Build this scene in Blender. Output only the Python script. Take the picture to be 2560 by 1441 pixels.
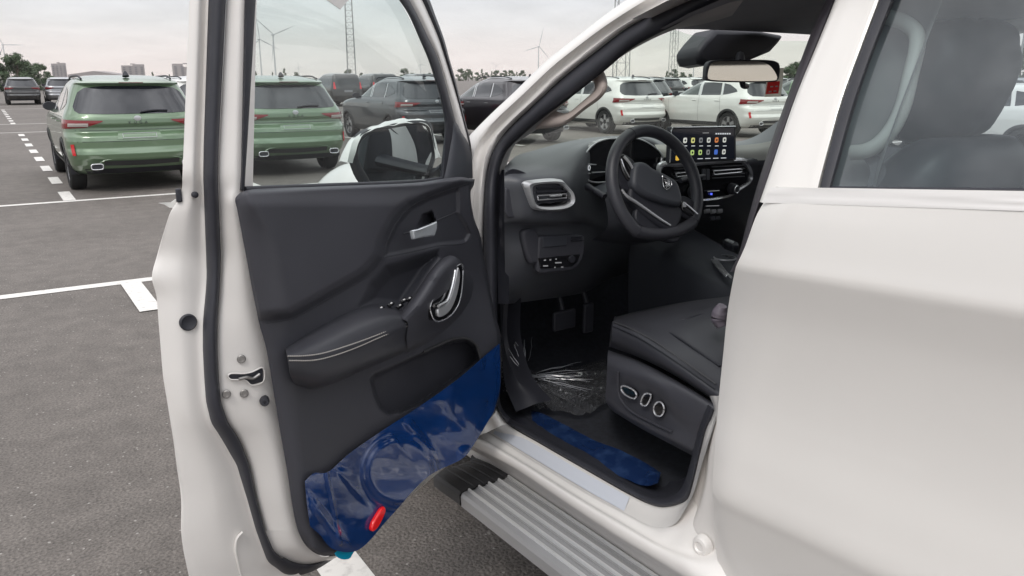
import bpy, bmesh, math, random
import numpy as np
from mathutils import Vector, Matrix
random.seed(7); RNG = np.random.default_rng(7)
R_ = math.radians
S = bpy.context.scene
COL = S.collection
for o in list(bpy.data.objects): bpy.data.objects.remove(o, do_unlink=True)

# ------------------------------------------------------------------ camera
CAM = np.array([-1.25, 0.0, 1.6]); FPX = 2000.0; PCX, PCY = 1280.0, 720.5
PITCH = math.atan((PCY - 195.0) / FPX)
AZ = math.atan((PCX + 200.0) / math.hypot(FPX, PCY - 195.0))
cd = bpy.data.cameras.new('camera'); cam = bpy.data.objects.new('camera', cd); COL.objects.link(cam)
cam.location = CAM; cam.rotation_euler = (math.pi / 2 - PITCH, 0, -AZ)
cd.sensor_width = 36.0; cd.lens = 36.0 * FPX / 2560.0; cd.clip_start = 0.02; cd.clip_end = 20000
S.camera = cam

# ------------------------------------------------------------------ sky, sun, exposure
SUN_EL, SUN_AZ = R_(52), R_(235)          # azimuth clockwise from +Y
w = bpy.data.worlds.new('World'); S.world = w; w.use_nodes = True
nt = w.node_tree; nt.nodes.clear(); N = nt.nodes.new; L = nt.links.new
out = N('ShaderNodeOutputWorld'); bg = N('ShaderNodeBackground'); bg.inputs[1].default_value = 1.0
tc = N('ShaderNodeTexCoord'); sep = N('ShaderNodeSeparateXYZ'); L(tc.outputs['Generated'], sep.inputs[0])
ramp = N('ShaderNodeValToRGB'); L(sep.outputs[2], ramp.inputs[0])
cr = ramp.color_ramp; cr.elements[0].position = 0.0; cr.elements[0].color = (1.0, .87, .82, 1)
cr.elements[1].position = 1.0; cr.elements[1].color = (1.80, 1.80, 1.84, 1)
for p, c in ((.03, (.97, .89, .855)), (.06, (.88, .875, .875)), (.10, (.80, .83, .87)), (.18, (.86, .89, .93)), (.40, (1.2, 1.21, 1.25))):
    e = cr.elements.new(p); e.color = (*c, 1)
# flat cloud layer: project the view direction on a plane overhead
mp = N('ShaderNodeVectorMath'); mp.operation = 'DIVIDE'; L(tc.outputs['Generated'], mp.inputs[0])
addz = N('ShaderNodeMath'); addz.operation = 'MAXIMUM'; addz.inputs[1].default_value = .0; L(sep.outputs[2], addz.inputs[0])
addz2 = N('ShaderNodeMath'); addz2.operation = 'ADD'; addz2.inputs[1].default_value = .12; L(addz.outputs[0], addz2.inputs[0])
cmb = N('ShaderNodeCombineXYZ'); [L(addz2.outputs[0], cmb.inputs[i]) for i in range(3)]
L(cmb.outputs[0], mp.inputs[1])
nz = N('ShaderNodeTexNoise'); nz.inputs['Scale'].default_value = 2.1; nz.inputs['Detail'].default_value = 7; nz.inputs['Roughness'].default_value = .55
L(mp.outputs[0], nz.inputs['Vector'])
mr = N('ShaderNodeMapRange'); mr.inputs[1].default_value = .32; mr.inputs[2].default_value = .68; mr.inputs[3].default_value = .92; mr.inputs[4].default_value = 1.06
L(nz.outputs['Fac'], mr.inputs[0])
mrh = N('ShaderNodeMapRange'); mrh.inputs[1].default_value = .36; mrh.inputs[2].default_value = .66; mrh.inputs[3].default_value = .40; mrh.inputs[4].default_value = 1.58; L(nz.outputs['Fac'], mrh.inputs[0])
hgt = N('ShaderNodeMapRange'); hgt.inputs[1].default_value = .12; hgt.inputs[2].default_value = .40; L(sep.outputs[2], hgt.inputs[0])
mxc = N('ShaderNodeMix'); L(hgt.outputs[0], mxc.inputs[0]); L(mr.outputs[0], mxc.inputs[2]); L(mrh.outputs[0], mxc.inputs[3])
mul = N('ShaderNodeVectorMath'); mul.operation = 'SCALE'; L(ramp.outputs[0], mul.inputs[0]); L(mxc.outputs[0], mul.inputs['Scale'])
sky = N('ShaderNodeTexSky'); sky.sky_type = 'NISHITA'; sky.sun_disc = False; sky.sun_elevation = SUN_EL; sky.sun_rotation = SUN_AZ
sks = N('ShaderNodeVectorMath'); sks.operation = 'SCALE'; sks.inputs['Scale'].default_value = .05; L(sky.outputs[0], sks.inputs[0])
mix = N('ShaderNodeMix'); mix.data_type = 'RGBA'; mix.inputs[0].default_value = .04
L(mul.outputs[0], mix.inputs[6]); L(sks.outputs[0], mix.inputs[7]); L(mix.outputs[2], bg.inputs[0]); L(bg.outputs[0], out.inputs[0])
sd_ = bpy.data.lights.new('sun', 'SUN'); sd_.energy = 1.0; sd_.angle = R_(14); sd_.color = (1, .95, .88)
so = bpy.data.objects.new('sun', sd_); COL.objects.link(so); so.location = (-20, -20, 60)
dirv = Vector((math.sin(SUN_AZ) * math.cos(SUN_EL), math.cos(SUN_AZ) * math.cos(SUN_EL), math.sin(SUN_EL)))
so.rotation_euler = (-dirv).to_track_quat('-Z', 'Y').to_euler()
S.view_settings.view_transform = 'Standard'; S.view_settings.look = 'None'; S.view_settings.gamma = 1
S.view_settings.use_curve_mapping = False; S.view_settings.exposure = 0.0
S.render.engine = 'CYCLES'; S.cycles.max_bounces = 10; S.cycles.transparent_max_bounces = 24
S.cycles.volume_bounces = 3; S.cycles.caustics_reflective = False; S.cycles.caustics_refractive = False
S.render.resolution_x = 1024; S.render.resolution_y = 576

# ------------------------------------------------------------------ pixel -> place
FW = np.array([math.sin(AZ) * math.cos(PITCH), math.cos(AZ) * math.cos(PITCH), -math.sin(PITCH)])
RT = np.array([math.cos(AZ), -math.sin(AZ), 0.0]); UP = np.cross(RT, FW)
def ray(px, py):
    px = np.asarray(px, float)[..., None]; py = np.asarray(py, float)[..., None]
    return (px - PCX) / FPX * RT - (py - PCY) / FPX * UP + FW
def onpl(px, py, p, n):
    d = ray(px, py); n = np.asarray(n, float); p = np.asarray(p, float)
    return CAM + d * (((p - CAM) @ n) / (d @ n))[..., None]
def onx(px, py, x): return onpl(px, py, (x, 0, 0), (1, 0, 0))
def ony(px, py, y): return onpl(px, py, (0, y, 0), (0, 1, 0))
def onz(px, py, z): return onpl(px, py, (0, 0, z), (0, 0, 1))
# the truck's flank: upright up to the belt, leaning in above it
def flank_x(z): return .035 * np.clip((z - 1.25) / .12, 0, 1) + np.maximum(z - 1.37, 0) * .5
def side(px, py, off=0.0):
    x = np.full(np.shape(px), off, float)
    for _ in range(30):
        d = ray(px, py); P = CAM + d * ((x - CAM[0]) / d[..., 0])[..., None]
        x = .5 * x + .5 * (flank_x(P[..., 2]) + off)
    return P
# the opened front door: hinge line, direction away from the hinge, outward normal
HINGE = onx(1187, 450, 0.0); DA = R_(62)
DU = np.array([-math.sin(DA), -math.cos(DA), 0.0]); DN = np.array([-math.cos(DA), math.sin(DA), 0.0])
def door(px, py, h=0.0):                    # h: metres the point stands proud of the inner face, towards the cabin
    px = np.asarray(px, float); py = np.asarray(py, float); h = np.broadcast_to(np.asarray(h, float), px.shape)
    d = ray(px, py); k = ((HINGE - CAM) @ DN - h) / (d @ DN)
    return CAM + d * k[..., None]
LA = R_(2.8)
def lot(r, f, z=0.0): return (r * math.cos(LA) + f * math.sin(LA), -r * math.sin(LA) + f * math.cos(LA), z)

# ------------------------------------------------------------------ materials
MATS = {}
def mat(name, col, rough=.5, metal=0., coat=0., bump=None, var=.0, vscale=8., alpha=None, emit=None, spec=.5, rvar=0., crough=.05):
    if name in MATS: return MATS[name]
    m = bpy.data.materials.new(name); m.use_nodes = True; t = m.node_tree; b = t.nodes['Principled BSDF']
    b.inputs['Base Color'].default_value = (*col, 1); b.inputs['Roughness'].default_value = rough; b.inputs['Metallic'].default_value = metal
    b.inputs['Coat Weight'].default_value = coat; b.inputs['Coat Roughness'].default_value = crough; b.inputs['Specular IOR Level'].default_value = spec
    tc = t.nodes.new('ShaderNodeTexCoord')
    if var or rvar:
        n = t.nodes.new('ShaderNodeTexNoise'); n.inputs['Scale'].default_value = vscale; n.inputs['Detail'].default_value = 6; t.links.new(tc.outputs['Object'], n.inputs['Vector'])
        if var:
            r = t.nodes.new('ShaderNodeMapRange'); r.inputs[1].default_value = .3; r.inputs[2].default_value = .7; r.inputs[3].default_value = 1 - var; r.inputs[4].default_value = 1 + var; t.links.new(n.outputs['Fac'], r.inputs[0])
            v = t.nodes.new('ShaderNodeVectorMath'); v.operation = 'SCALE'; v.inputs[0].default_value = col; t.links.new(r.outputs[0], v.inputs['Scale']); t.links.new(v.outputs[0], b.inputs['Base Color'])
        if rvar:
            r2 = t.nodes.new('ShaderNodeMapRange'); r2.inputs[1].default_value = .3; r2.inputs[2].default_value = .7; r2.inputs[3].default_value = max(rough - rvar, .02); r2.inputs[4].default_value = rough + rvar; t.links.new(n.outputs['Fac'], r2.inputs[0]); t.links.new(r2.outputs[0], b.inputs['Roughness'])
    if bump:
        sc, st, kind = bump
        if kind == 'voronoi':
            n2 = t.nodes.new('ShaderNodeTexVoronoi'); n2.inputs['Scale'].default_value = sc; o_ = n2.outputs['Distance']
        else:
            n2 = t.nodes.new('ShaderNodeTexNoise'); n2.inputs['Scale'].default_value = sc; n2.inputs['Detail'].default_value = 4; o_ = n2.outputs['Fac']
        t.links.new(tc.outputs['Object'], n2.inputs['Vector'])
        bp = t.nodes.new('ShaderNodeBump'); bp.inputs['Strength'].default_value = st; bp.inputs['Distance'].default_value = .002; t.links.new(o_, bp.inputs['Height']); t.links.new(bp.outputs[0], b.inputs['Normal'])
    if emit:
        b.inputs['Emission Color'].default_value = (*emit[0], 1); b.inputs['Emission Strength'].default_value = emit[1]
    MATS[name] = m; return m
def glass(name, tint, refl=1.0, dust_sheen=0.0, dust_sheen_col=(.8, .8, .8)):
    if name in MATS: return MATS[name]
    m = bpy.data.materials.new(name); m.use_nodes = True; t = m.node_tree; t.nodes.clear(); n = t.nodes.new
    o = n('ShaderNodeOutputMaterial'); tr = n('ShaderNodeBsdfTransparent'); tr.inputs[0].default_value = (*tint, 1)
    g = n('ShaderNodeBsdfGlossy'); g.inputs['Roughness'].default_value = .01
    f = n('ShaderNodeLayerWeight'); f.inputs[0].default_value = .5
    pw = n('ShaderNodeMath'); pw.operation = 'POWER'; pw.inputs[1].default_value = 4.; t.links.new(f.outputs['Facing'], pw.inputs[0])
    ma = n('ShaderNodeMath'); ma.operation = 'MULTIPLY_ADD'; ma.inputs[1].default_value = .85; ma.inputs[2].default_value = .07; t.links.new(pw.outputs[0], ma.inputs[0])
    mm = n('ShaderNodeMath'); mm.operation = 'MULTIPLY'; mm.inputs[1].default_value = refl; mm.use_clamp = True; t.links.new(ma.outputs[0], mm.inputs[0])
    mx = n('ShaderNodeMixShader'); t.links.new(mm.outputs[0], mx.inputs[0]); t.links.new(tr.outputs[0], mx.inputs[1]); t.links.new(g.outputs[0], mx.inputs[2])
    last = mx
    if dust_sheen:
        df = n('ShaderNodeBsdfDiffuse'); df.inputs[0].default_value = (*dust_sheen_col, 1)
        tc = n('ShaderNodeTexCoord'); nn = n('ShaderNodeTexNoise'); nn.inputs['Scale'].default_value = 5; nn.inputs['Detail'].default_value = 6; t.links.new(tc.outputs['Object'], nn.inputs['Vector'])
        mr_ = n('ShaderNodeMapRange'); mr_.inputs[3].default_value = dust_sheen * .5; mr_.inputs[4].default_value = dust_sheen * 1.5; t.links.new(nn.outputs['Fac'], mr_.inputs[0])
        m2 = n('ShaderNodeMixShader'); t.links.new(mr_.outputs[0], m2.inputs[0]); t.links.new(mx.outputs[0], m2.inputs[1]); t.links.new(df.outputs[0], m2.inputs[2]); last = m2
    t.links.new(last.outputs[0], o.inputs[0]); MATS[name] = m; return m

WHITE = mat('white_paint', (.80, .775, .745), .28, coat=.6, var=.015, vscale=3)
WHITEIN = mat('white_inner_paint', (.80, .775, .75), .38, coat=.35, var=.025, vscale=9, rvar=.06)
RUBBER = mat('rubber', (.030, .031, .040), .55, bump=(180, .15, 'noise'), var=.12, vscale=20)
TRIM = mat('door_trim_plastic', (.050, .051, .062), .52, bump=(520, .12, 'voronoi'), var=.08, vscale=5, rvar=.05)
TRIM2 = mat('lower_trim_plastic', (.040, .040, .043), .6, bump=(420, .35, 'voronoi'), var=.08, vscale=6)
LEATH = mat('black_leather', (.042, .043, .052), .45, bump=(420, .03, 'noise'), var=.08, vscale=7, rvar=.05)
DASH = mat('dash_plastic', (.052, .056, .068), .5, bump=(500, .12, 'voronoi'), var=.06, vscale=6)
DARK = mat('dark_plastic', (.022, .023, .031), .55, var=.1, vscale=10)
GLOSSB = mat('gloss_black', (.008, .008, .010), .12, coat=.8)
CHROME = mat('satin_chrome', (.78, .79, .82), .24, metal=.72, rvar=.05, vscale=30)
SILVER = mat('satin_silver', (.55, .56, .58), .34, metal=.45, rvar=.05, vscale=30)
SCREWM = mat('screw_metal', (.42, .41, .40), .38, metal=1.)
HEADL = mat('headliner_cloth', (.22, .22, .24), .95, bump=(900, .4, 'noise'), var=.05)
BEIGE = mat('beige_plastic', (.42, .36, .33), .55, var=.03)
GREYTR = mat('pillar_trim_grey', (.30, .29, .29), .6, var=.04)
CARPET = mat('carpet', (.018, .020, .028), 1., bump=(700, .8, 'noise'), var=.3, vscale=60)
FILMB = mat('blue_film', (.006, .036, .150), .16, coat=.6, var=.25, vscale=5, spec=.5, crough=.04)
CYAN = mat('cyan_film', (.0, .38, .62), .25, coat=.5)
REDL = mat('red_reflector', (.75, .01, .015), .15, coat=.8, emit=((1, .02, .02), .12))  # emission added to the reflector for the light it throws back
ALU = mat('brushed_aluminium', (.40, .40, .41), .40, metal=.35, var=.02, vscale=6, rvar=.03)
WRAP = mat('white_plastic_wrap', (.80, .80, .78), .3, coat=.5, bump=(40, .6, 'noise'))
GL_DOOR = glass('door_glass', (.83, .91, .89), 1., .035)
GL_WIND = glass('windscreen_glass', (.87, .94, .88), .18, .02)
GL_BACK = glass('back_window_glass', (.92, .93, .92), .5)
GL_REAR = glass('rear_side_glass', (.74, .83, .84), 1.5, .06, (.52, .64, .74))  # blue diffuse layer stands in for sky reflected in the pane
MIRR = mat('mirror_silver', (.78, .82, .84), .015, metal=1.)
def two(name, a, b, scale, rough, lo=.45, hi=.6):
    m = mat(name, a, rough); t = m.node_tree; bb = t.nodes['Principled BSDF']; tc = t.nodes.new('ShaderNodeTexCoord')
    n = t.nodes.new('ShaderNodeTexNoise'); n.inputs['Scale'].default_value = scale; n.inputs['Detail'].default_value = 5; t.links.new(tc.outputs['Object'], n.inputs['Vector'])
    r = t.nodes.new('ShaderNodeValToRGB'); r.color_ramp.elements[0].position = lo; r.color_ramp.elements[0].color = (*a, 1); r.color_ramp.elements[1].position = hi; r.color_ramp.elements[1].color = (*b, 1)
    t.links.new(n.outputs['Fac'], r.inputs[0]); t.links.new(r.outputs[0], bb.inputs['Base Color']); return m

# ------------------------------------------------------------------ mesh helpers
def link(o, parent=None):
    COL.objects.link(o)
    if parent is not None: o.parent = parent
    return o
def root_of(p):
    while p.parent is not None: p = p.parent
    return p
def empty(name, loc, label, cat, group=None, rz=0.):
    o = bpy.data.objects.new(name, None); COL.objects.link(o); o.location = loc; o.rotation_euler = (0, 0, rz); o.empty_display_size = .1
    o['label'] = label; o['category'] = cat
    if group: o['group'] = group
    return o
def tag(o, label, cat, group=None, kind=None):
    if label: o['label'] = label
    if cat: o['category'] = cat
    if group: o['group'] = group
    if kind: o['kind'] = kind
    return o
def mesh(name, verts, faces, m, parent=None, smooth=True, ang=40, local=False, label=None):
    v = np.asarray(verts, float).reshape(-1, 3)
    if parent is not None and not local: v = v - np.array(root_of(parent).location)
    me = bpy.data.meshes.new(name); me.from_pydata(v.tolist(), [], [tuple(int(i) for i in f) for f in faces]); me.update()
    if m is not None: me.materials.append(m)
    if smooth:
        me.polygons.foreach_set('use_smooth', [True] * len(me.polygons))
        if ang: me.set_sharp_from_angle(angle=R_(ang))
    o = bpy.data.objects.new(name, me); link(o, parent)
    if label: o['label'] = label
    return o
def cr_spline(P, n, closed=False, lin=False):
    P = np.asarray(P, float)
    if closed: P = np.vstack([P, P[:1]])
    if len(P) == 2 or lin: dense = P
    else:
        if closed: Q = np.vstack([P[-2], P, P[1]])
        else: Q = np.vstack([2 * P[0] - P[1], P, 2 * P[-1] - P[-2]])
        seg = 14; out_ = []
        for i in range(1, len(Q) - 2):
            p0, p1, p2, p3 = Q[i - 1], Q[i], Q[i + 1], Q[i + 2]
            # centripetal tangents
            d0 = max(np.linalg.norm(p1 - p0) ** .5, 1e-6); d1 = max(np.linalg.norm(p2 - p1) ** .5, 1e-6); d2 = max(np.linalg.norm(p3 - p2) ** .5, 1e-6)
            m1 = (p2 - p1) + d1 * ((p1 - p0) / d0 - (p2 - p0) / (d0 + d1)); m2 = (p2 - p1) + d1 * ((p3 - p2) / d2 - (p3 - p1) / (d1 + d2))
            t = np.linspace(0, 1, seg, endpoint=False)[:, None]
            out_.append((2 * t**3 - 3 * t**2 + 1) * p1 + (t**3 - 2 * t**2 + t) * m1 + (-2 * t**3 + 3 * t**2) * p2 + (t**3 - t**2) * m2)
        dense = np.vstack(out_ + [P[-1:]])
    d = np.r_[0, np.cumsum(np.linalg.norm(np.diff(dense, axis=0), axis=1))]
    q = np.linspace(0, d[-1], n + 1 if closed else n)
    r = np.stack([np.interp(q, d, dense[:, k]) for k in range(dense.shape[1])], 1)
    return r[:-1] if closed else r
def grid_faces(nr, nc, wrap=False, flip=False):
    f = []
    for i in range(nr - 1):
        for j in range(nc if wrap else nc - 1):
            a, b = i * nc + j, i * nc + (j + 1) % nc
            q = (a, b, b + nc, a + nc); f.append(q[::-1] if flip else q)
    return f
def loft(name, rows, m, parent, nu=30, nv=16, thick=0., lin=False, linu=False, ang=40, label=None, fn=None):
    R = np.array([cr_spline(r, nu, lin=linu) for r in rows])
    G = np.array([cr_spline(R[:, j], nv, lin=lin) if not (lin and nv == len(rows)) else R[:, j] for j in range(nu)]).transpose(1, 0, 2)
    if fn is not None: G = fn(G)
    o = mesh(name, G.reshape(-1, 3), grid_faces(G.shape[0], G.shape[1]), m, parent, ang=ang, label=label)
    if thick:
        s = o.modifiers.new('s', 'SOLIDIFY'); s.thickness = abs(thick); s.offset = 1 if thick > 0 else -1
    return o
def tube(name, pts, rad, m, parent, n=40, seg=10, closed=False, flat=1., upv=None, caps=True, lin=False, label=None, local=False):
    P = cr_spline(pts, n, closed, lin=lin); n = len(P)
    T = np.roll(P, -1, 0) - np.roll(P, 1, 0) if closed else np.gradient(P, axis=0)
    T /= np.linalg.norm(T, axis=1)[:, None] + 1e-12
    up = np.array(upv if upv is not None else (0, 0, 1.), float)
    rad = np.broadcast_to(np.asarray(rad, float), (n,)) if np.ndim(rad) == 0 else np.interp(np.linspace(0, 1, n), np.linspace(0, 1, len(rad)), rad)
    A = np.cross(T, up); bad = np.linalg.norm(A, axis=1) < 1e-3
    A[bad] = np.cross(T[bad], np.array([1., .1, 0])); A /= np.linalg.norm(A, axis=1)[:, None]; B = np.cross(A, T)
    th = np.linspace(0, 2 * math.pi, seg, endpoint=False)
    V = P[:, None] + rad[:, None, None] * (np.cos(th)[None, :, None] * A[:, None] + flat * np.sin(th)[None, :, None] * B[:, None])
    F = grid_faces(n, seg, True)
    if closed: F += [((n - 1) * seg + j, (n - 1) * seg + (j + 1) % seg, (j + 1) % seg, j) for j in range(seg)]
    elif caps: F += [tuple(range(seg))[::-1], tuple(range((n - 1) * seg, n * seg))]
    return mesh(name, V.reshape(-1, 3), F, m, parent, ang=50, label=label, local=local)
def plate(name, pts, nrm, thick, m, parent, bevel=.002, smooth_n=0, seg=2, label=None, local=False):
    P = cr_spline(pts, smooth_n, True) if smooth_n else np.asarray(pts, float)
    nrm = np.asarray(nrm, float); nrm = nrm / np.linalg.norm(nrm); k = len(P)
    area = sum((np.cross(P[i], P[(i + 1) % k]) for i in range(k)), np.zeros(3))
    if area @ nrm < 0: P = P[::-1]
    V = np.vstack([P, P - nrm * thick])
    F = [tuple(range(k)), tuple(range(2 * k - 1, k - 1, -1))] + [(i, i + k, (i + 1) % k + k, (i + 1) % k) for i in range(k)]
    o = mesh(name, V, F, m, parent, ang=35, label=label, local=local)
    if bevel:
        b = o.modifiers.new('b', 'BEVEL'); b.width = bevel; b.segments = seg; b.limit_method = 'ANGLE'; b.angle_limit = R_(50); b.harden_normals = False
    return o
def ring(name, outer, inner, nrm, thick, m, parent, n=60, bevel=.0015, label=None, raised=0.):
    A = cr_spline(outer, n, True); B = cr_spline(inner, n, True)
    # match the start points
    k = np.argmin(np.linalg.norm(B - A[0], axis=1)); B = np.roll(B, -k, 0)
    if np.linalg.norm(B[n // 4] - A[n // 4]) > np.linalg.norm(B[-n // 4] - A[n // 4]): B = np.roll(B[::-1], 1, 0)
    nrm = np.asarray(nrm, float); nrm = nrm / np.linalg.norm(nrm)
    M = (A + B) / 2 + nrm * raised
    V = np.vstack([A - nrm * thick, A, M, B, B - nrm * thick]); F = grid_faces(5, n, True)
    o = mesh(name, V, F, m, parent, ang=45, label=label)
    return o
def box(name, lo, hi, m, parent=None, bevel=.01, local=False, label=None):
    lo = np.array(lo, float); hi = np.array(hi, float)
    V = [(x, y, z) for z in (lo[2], hi[2]) for y in (lo[1], hi[1]) for x in (lo[0], hi[0])]
    F = [(0, 2, 3, 1), (4, 5, 7, 6), (0, 1, 5, 4), (2, 6, 7, 3), (0, 4, 6, 2), (1, 3, 7, 5)]
    o = mesh(name, V, F, m, parent, ang=35, local=local, label=label)
    if bevel:
        b = o.modifiers.new('b', 'BEVEL'); b.width = bevel; b.segments = 3; b.limit_method = 'ANGLE'
    return o
def lathe(name, c, axis, prof, m, parent, seg=24, label=None, local=False, caps=True):
    axis = np.array(axis, float); axis /= np.linalg.norm(axis); a = np.cross(axis, (0, 0, 1.)); 
    if np.linalg.norm(a) < .1: a = np.array([1., 0, 0])
    a /= np.linalg.norm(a); b = np.cross(axis, a); th = np.linspace(0, 2 * math.pi, seg, endpoint=False)
    V = []
    for r, h in prof: V += [np.array(c) + axis * h + r * (math.cos(t) * a + math.sin(t) * b) for t in th]
    F = grid_faces(len(prof), seg, True)
    if caps and prof[0][0] > 1e-6: F.append(tuple(range(seg))[::-1])
    if caps and prof[-1][0] > 1e-6: F.append(tuple(range((len(prof) - 1) * seg, len(prof) * seg)))
    return mesh(name, V, F, m, parent, ang=35, label=label, local=local)
def P2(lst): a = np.array(lst, float); return a[:, 0], a[:, 1]
def dpts(lst, h=None):
    a = np.array(lst, float)
    return door(a[:, 0], a[:, 1], a[:, 2] if a.shape[1] > 2 else (h or 0.))
def spts(lst, off=0.): a = np.array(lst, float); return side(a[:, 0], a[:, 1], a[:, 2] if a.shape[1] > 2 else np.full(len(a), off))
def xpts(lst, x=None): a = np.array(lst, float); return np.array([onx(q[0], q[1], q[2] if len(q) > 2 else x) for q in a])
def ypts(lst, y=None): a = np.array(lst, float); return np.array([ony(q[0], q[1], q[2] if len(q) > 2 else y) for q in a])
def zpts(lst, z=None): a = np.array(lst, float); return np.array([onz(q[0], q[1], q[2] if len(q) > 2 else z) for q in a])
def sstep(x, a, b):
    t = np.clip((x - a) / (b - a), 0, 1); return t * t * (3 - 2 * t)
def poly_sd(px, py, poly):                  # signed distance to a polygon, positive inside
    poly = np.array(poly, float); x1, y1 = poly[:, 0], poly[:, 1]; x2, y2 = np.roll(x1, -1), np.roll(y1, -1)
    px = np.asarray(px)[..., None]; py = np.asarray(py)[..., None]
    dx, dy = x2 - x1, y2 - y1; t = np.clip(((px - x1) * dx + (py - y1) * dy) / (dx * dx + dy * dy + 1e-9), 0, 1)
    d = np.sqrt(((px - x1 - t * dx)**2 + (py - y1 - t * dy)**2).min(-1))
    c = ((y1 > py) != (y2 > py)) & (px < (x2 - x1) * (py - y1) / (y2 - y1 + 1e-12) + x1)
    return np.where(c.sum(-1) % 2 == 1, d, -d)
def line_d(px, py, pl):                     # distance to an open polyline
    pl = np.array(pl, float); x1, y1 = pl[:-1, 0], pl[:-1, 1]; dx, dy = np.diff(pl[:, 0]), np.diff(pl[:, 1])
    px = np.asarray(px)[..., None]; py = np.asarray(py)[..., None]
    t = np.clip(((px - x1) * dx + (py - y1) * dy) / (dx * dx + dy * dy + 1e-9), 0, 1)
    return np.sqrt(((px - x1 - t * dx)**2 + (py - y1 - t * dy)**2).min(-1))
def vnoise(x, y, seed=0):
    r = np.random.default_rng(seed); T = r.random((64, 64)); xi = np.floor(x).astype(int); yi = np.floor(y).astype(int); fx = x - xi; fy = y - yi
    fx = fx * fx * (3 - 2 * fx); fy = fy * fy * (3 - 2 * fy); g = lambda a, b: T[a % 64, b % 64]
    return (g(xi, yi) * (1 - fx) + g(xi + 1, yi) * fx) * (1 - fy) + (g(xi, yi + 1) * (1 - fx) + g(xi + 1, yi + 1) * fx) * fy
def coons(top, bottom, left, right, nu, nv):
    T = cr_spline(top, nu); B = cr_spline(bottom, nu); Lf = cr_spline(left, nv); Rg = cr_spline(right, nv)
    u = np.linspace(0, 1, nu)[None, :, None]; v = np.linspace(0, 1, nv)[:, None, None]
    return (1 - v) * T[None] + v * B[None] + (1 - u) * Lf[:, None] + u * Rg[:, None] - ((1 - u) * (1 - v) * T[0] + u * (1 - v) * T[-1] + (1 - u) * v * B[0] + u * v * B[-1])
# ================================================================== ground and markings
def asphalt():
    m = bpy.data.materials.new('asphalt'); m.use_nodes = True; t = m.node_tree; b = t.nodes['Principled BSDF']; n = t.nodes.new; l = t.links.new
    tc = n('ShaderNodeTexCoord')
    big = n('ShaderNodeTexNoise'); big.inputs['Scale'].default_value = .45; big.inputs['Detail'].default_value = 6; l(tc.outputs['Object'], big.inputs['Vector'])
    fine = n('ShaderNodeTexNoise'); fine.inputs['Scale'].default_value = 90; fine.inputs['Detail'].default_value = 3; l(tc.outputs['Object'], fine.inputs['Vector'])
    vor = n('ShaderNodeTexVoronoi'); vor.inputs['Scale'].default_value = 75; l(tc.outputs['Object'], vor.inputs['Vector'])
    r1 = n('ShaderNodeValToRGB'); l(big.outputs['Fac'], r1.inputs[0]); r1.color_ramp.elements[0].position = .3; r1.color_ramp.elements[0].color = (.128, .114, .104, 1); r1.color_ramp.elements[1].position = .72; r1.color_ramp.elements[1].color = (.172, .154, .141, 1)
    r2 = n('ShaderNodeMapRange'); r2.inputs[1].default_value = .3; r2.inputs[2].default_value = .7; r2.inputs[3].default_value = .62; r2.inputs[4].default_value = 1.4; l(fine.outputs['Fac'], r2.inputs[0])
    sc = n('ShaderNodeVectorMath'); sc.operation = 'SCALE'; l(r1.outputs[0], sc.inputs[0]); l(r2.outputs[0], sc.inputs['Scale'])
    md_ = n('ShaderNodeTexNoise'); md_.inputs['Scale'].default_value = 5.5; md_.inputs['Detail'].default_value = 5; md_.inputs['Roughness'].default_value = .7; l(tc.outputs['Object'], md_.inputs['Vector'])
    r3 = n('ShaderNodeMapRange'); r3.inputs[1].default_value = .3; r3.inputs[2].default_value = .7; r3.inputs[3].default_value = .80; r3.inputs[4].default_value = 1.20; l(md_.outputs['Fac'], r3.inputs[0])
    mu_ = n('ShaderNodeMath'); mu_.operation = 'MULTIPLY'; l(r2.outputs[0], mu_.inputs[0]); l(r3.outputs[0], mu_.inputs[1]); l(mu_.outputs[0], sc.inputs['Scale'])
    sp = n('ShaderNodeSeparateColor'); l(vor.outputs['Color'], sp.inputs[0])
    gt = n('ShaderNodeMath'); gt.operation = 'GREATER_THAN'; gt.inputs[1].default_value = .982; l(sp.outputs[0], gt.inputs[0])
    lt = n('ShaderNodeMath'); lt.operation = 'LESS_THAN'; lt.inputs[1].default_value = .38; l(vor.outputs['Distance'], lt.inputs[0])
    an = n('ShaderNodeMath'); an.operation = 'MULTIPLY'; l(gt.outputs[0], an.inputs[0]); l(lt.outputs[0], an.inputs[1])
    mx = n('ShaderNodeMix'); mx.data_type = 'RGBA'; l(an.outputs[0], mx.inputs[0]); l(sc.outputs[0], mx.inputs[6]); mx.inputs[7].default_value = (.36, .34, .32, 1)
    l(mx.outputs[2], b.inputs['Base Color']); b.inputs['Roughness'].default_value = .8
    bp = n('ShaderNodeBump'); bp.inputs['Strength'].default_value = .9; bp.inputs['Distance'].default_value = .006; l(fine.outputs['Fac'], bp.inputs['Height'])
    bp2 = n('ShaderNodeBump'); bp2.inputs['Strength'].default_value = .7; bp2.inputs['Distance'].default_value = .006; bp2.invert = True; l(vor.outputs['Distance'], bp2.inputs['Height']); l(bp.outputs[0], bp2.inputs['Normal'])
    l(bp2.outputs[0], b.inputs['Normal']); return m
g = mesh('car_park_ground', [(-3000, -3000, 0), (3000, -3000, 0), (3000, 3000, 0), (-3000, 3000, 0)], [(0, 1, 2, 3)], asphalt(), smooth=False); tag(g, None, None, kind='structure')
PAINT = two('road_paint', (.74, .72, .69), (.52, .50, .48), 26, .6, .5, .74)
def strip(name, r0, r1, f0, f1, z=.004):
    q = [lot(r0, f0, z), lot(r1, f0, z), lot(r1, f1, z), lot(r0, f1, z)]
    o = mesh(name, q, [(0, 1, 2, 3)], PAINT, smooth=False); tag(o, None, None, kind='structure'); return o
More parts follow.
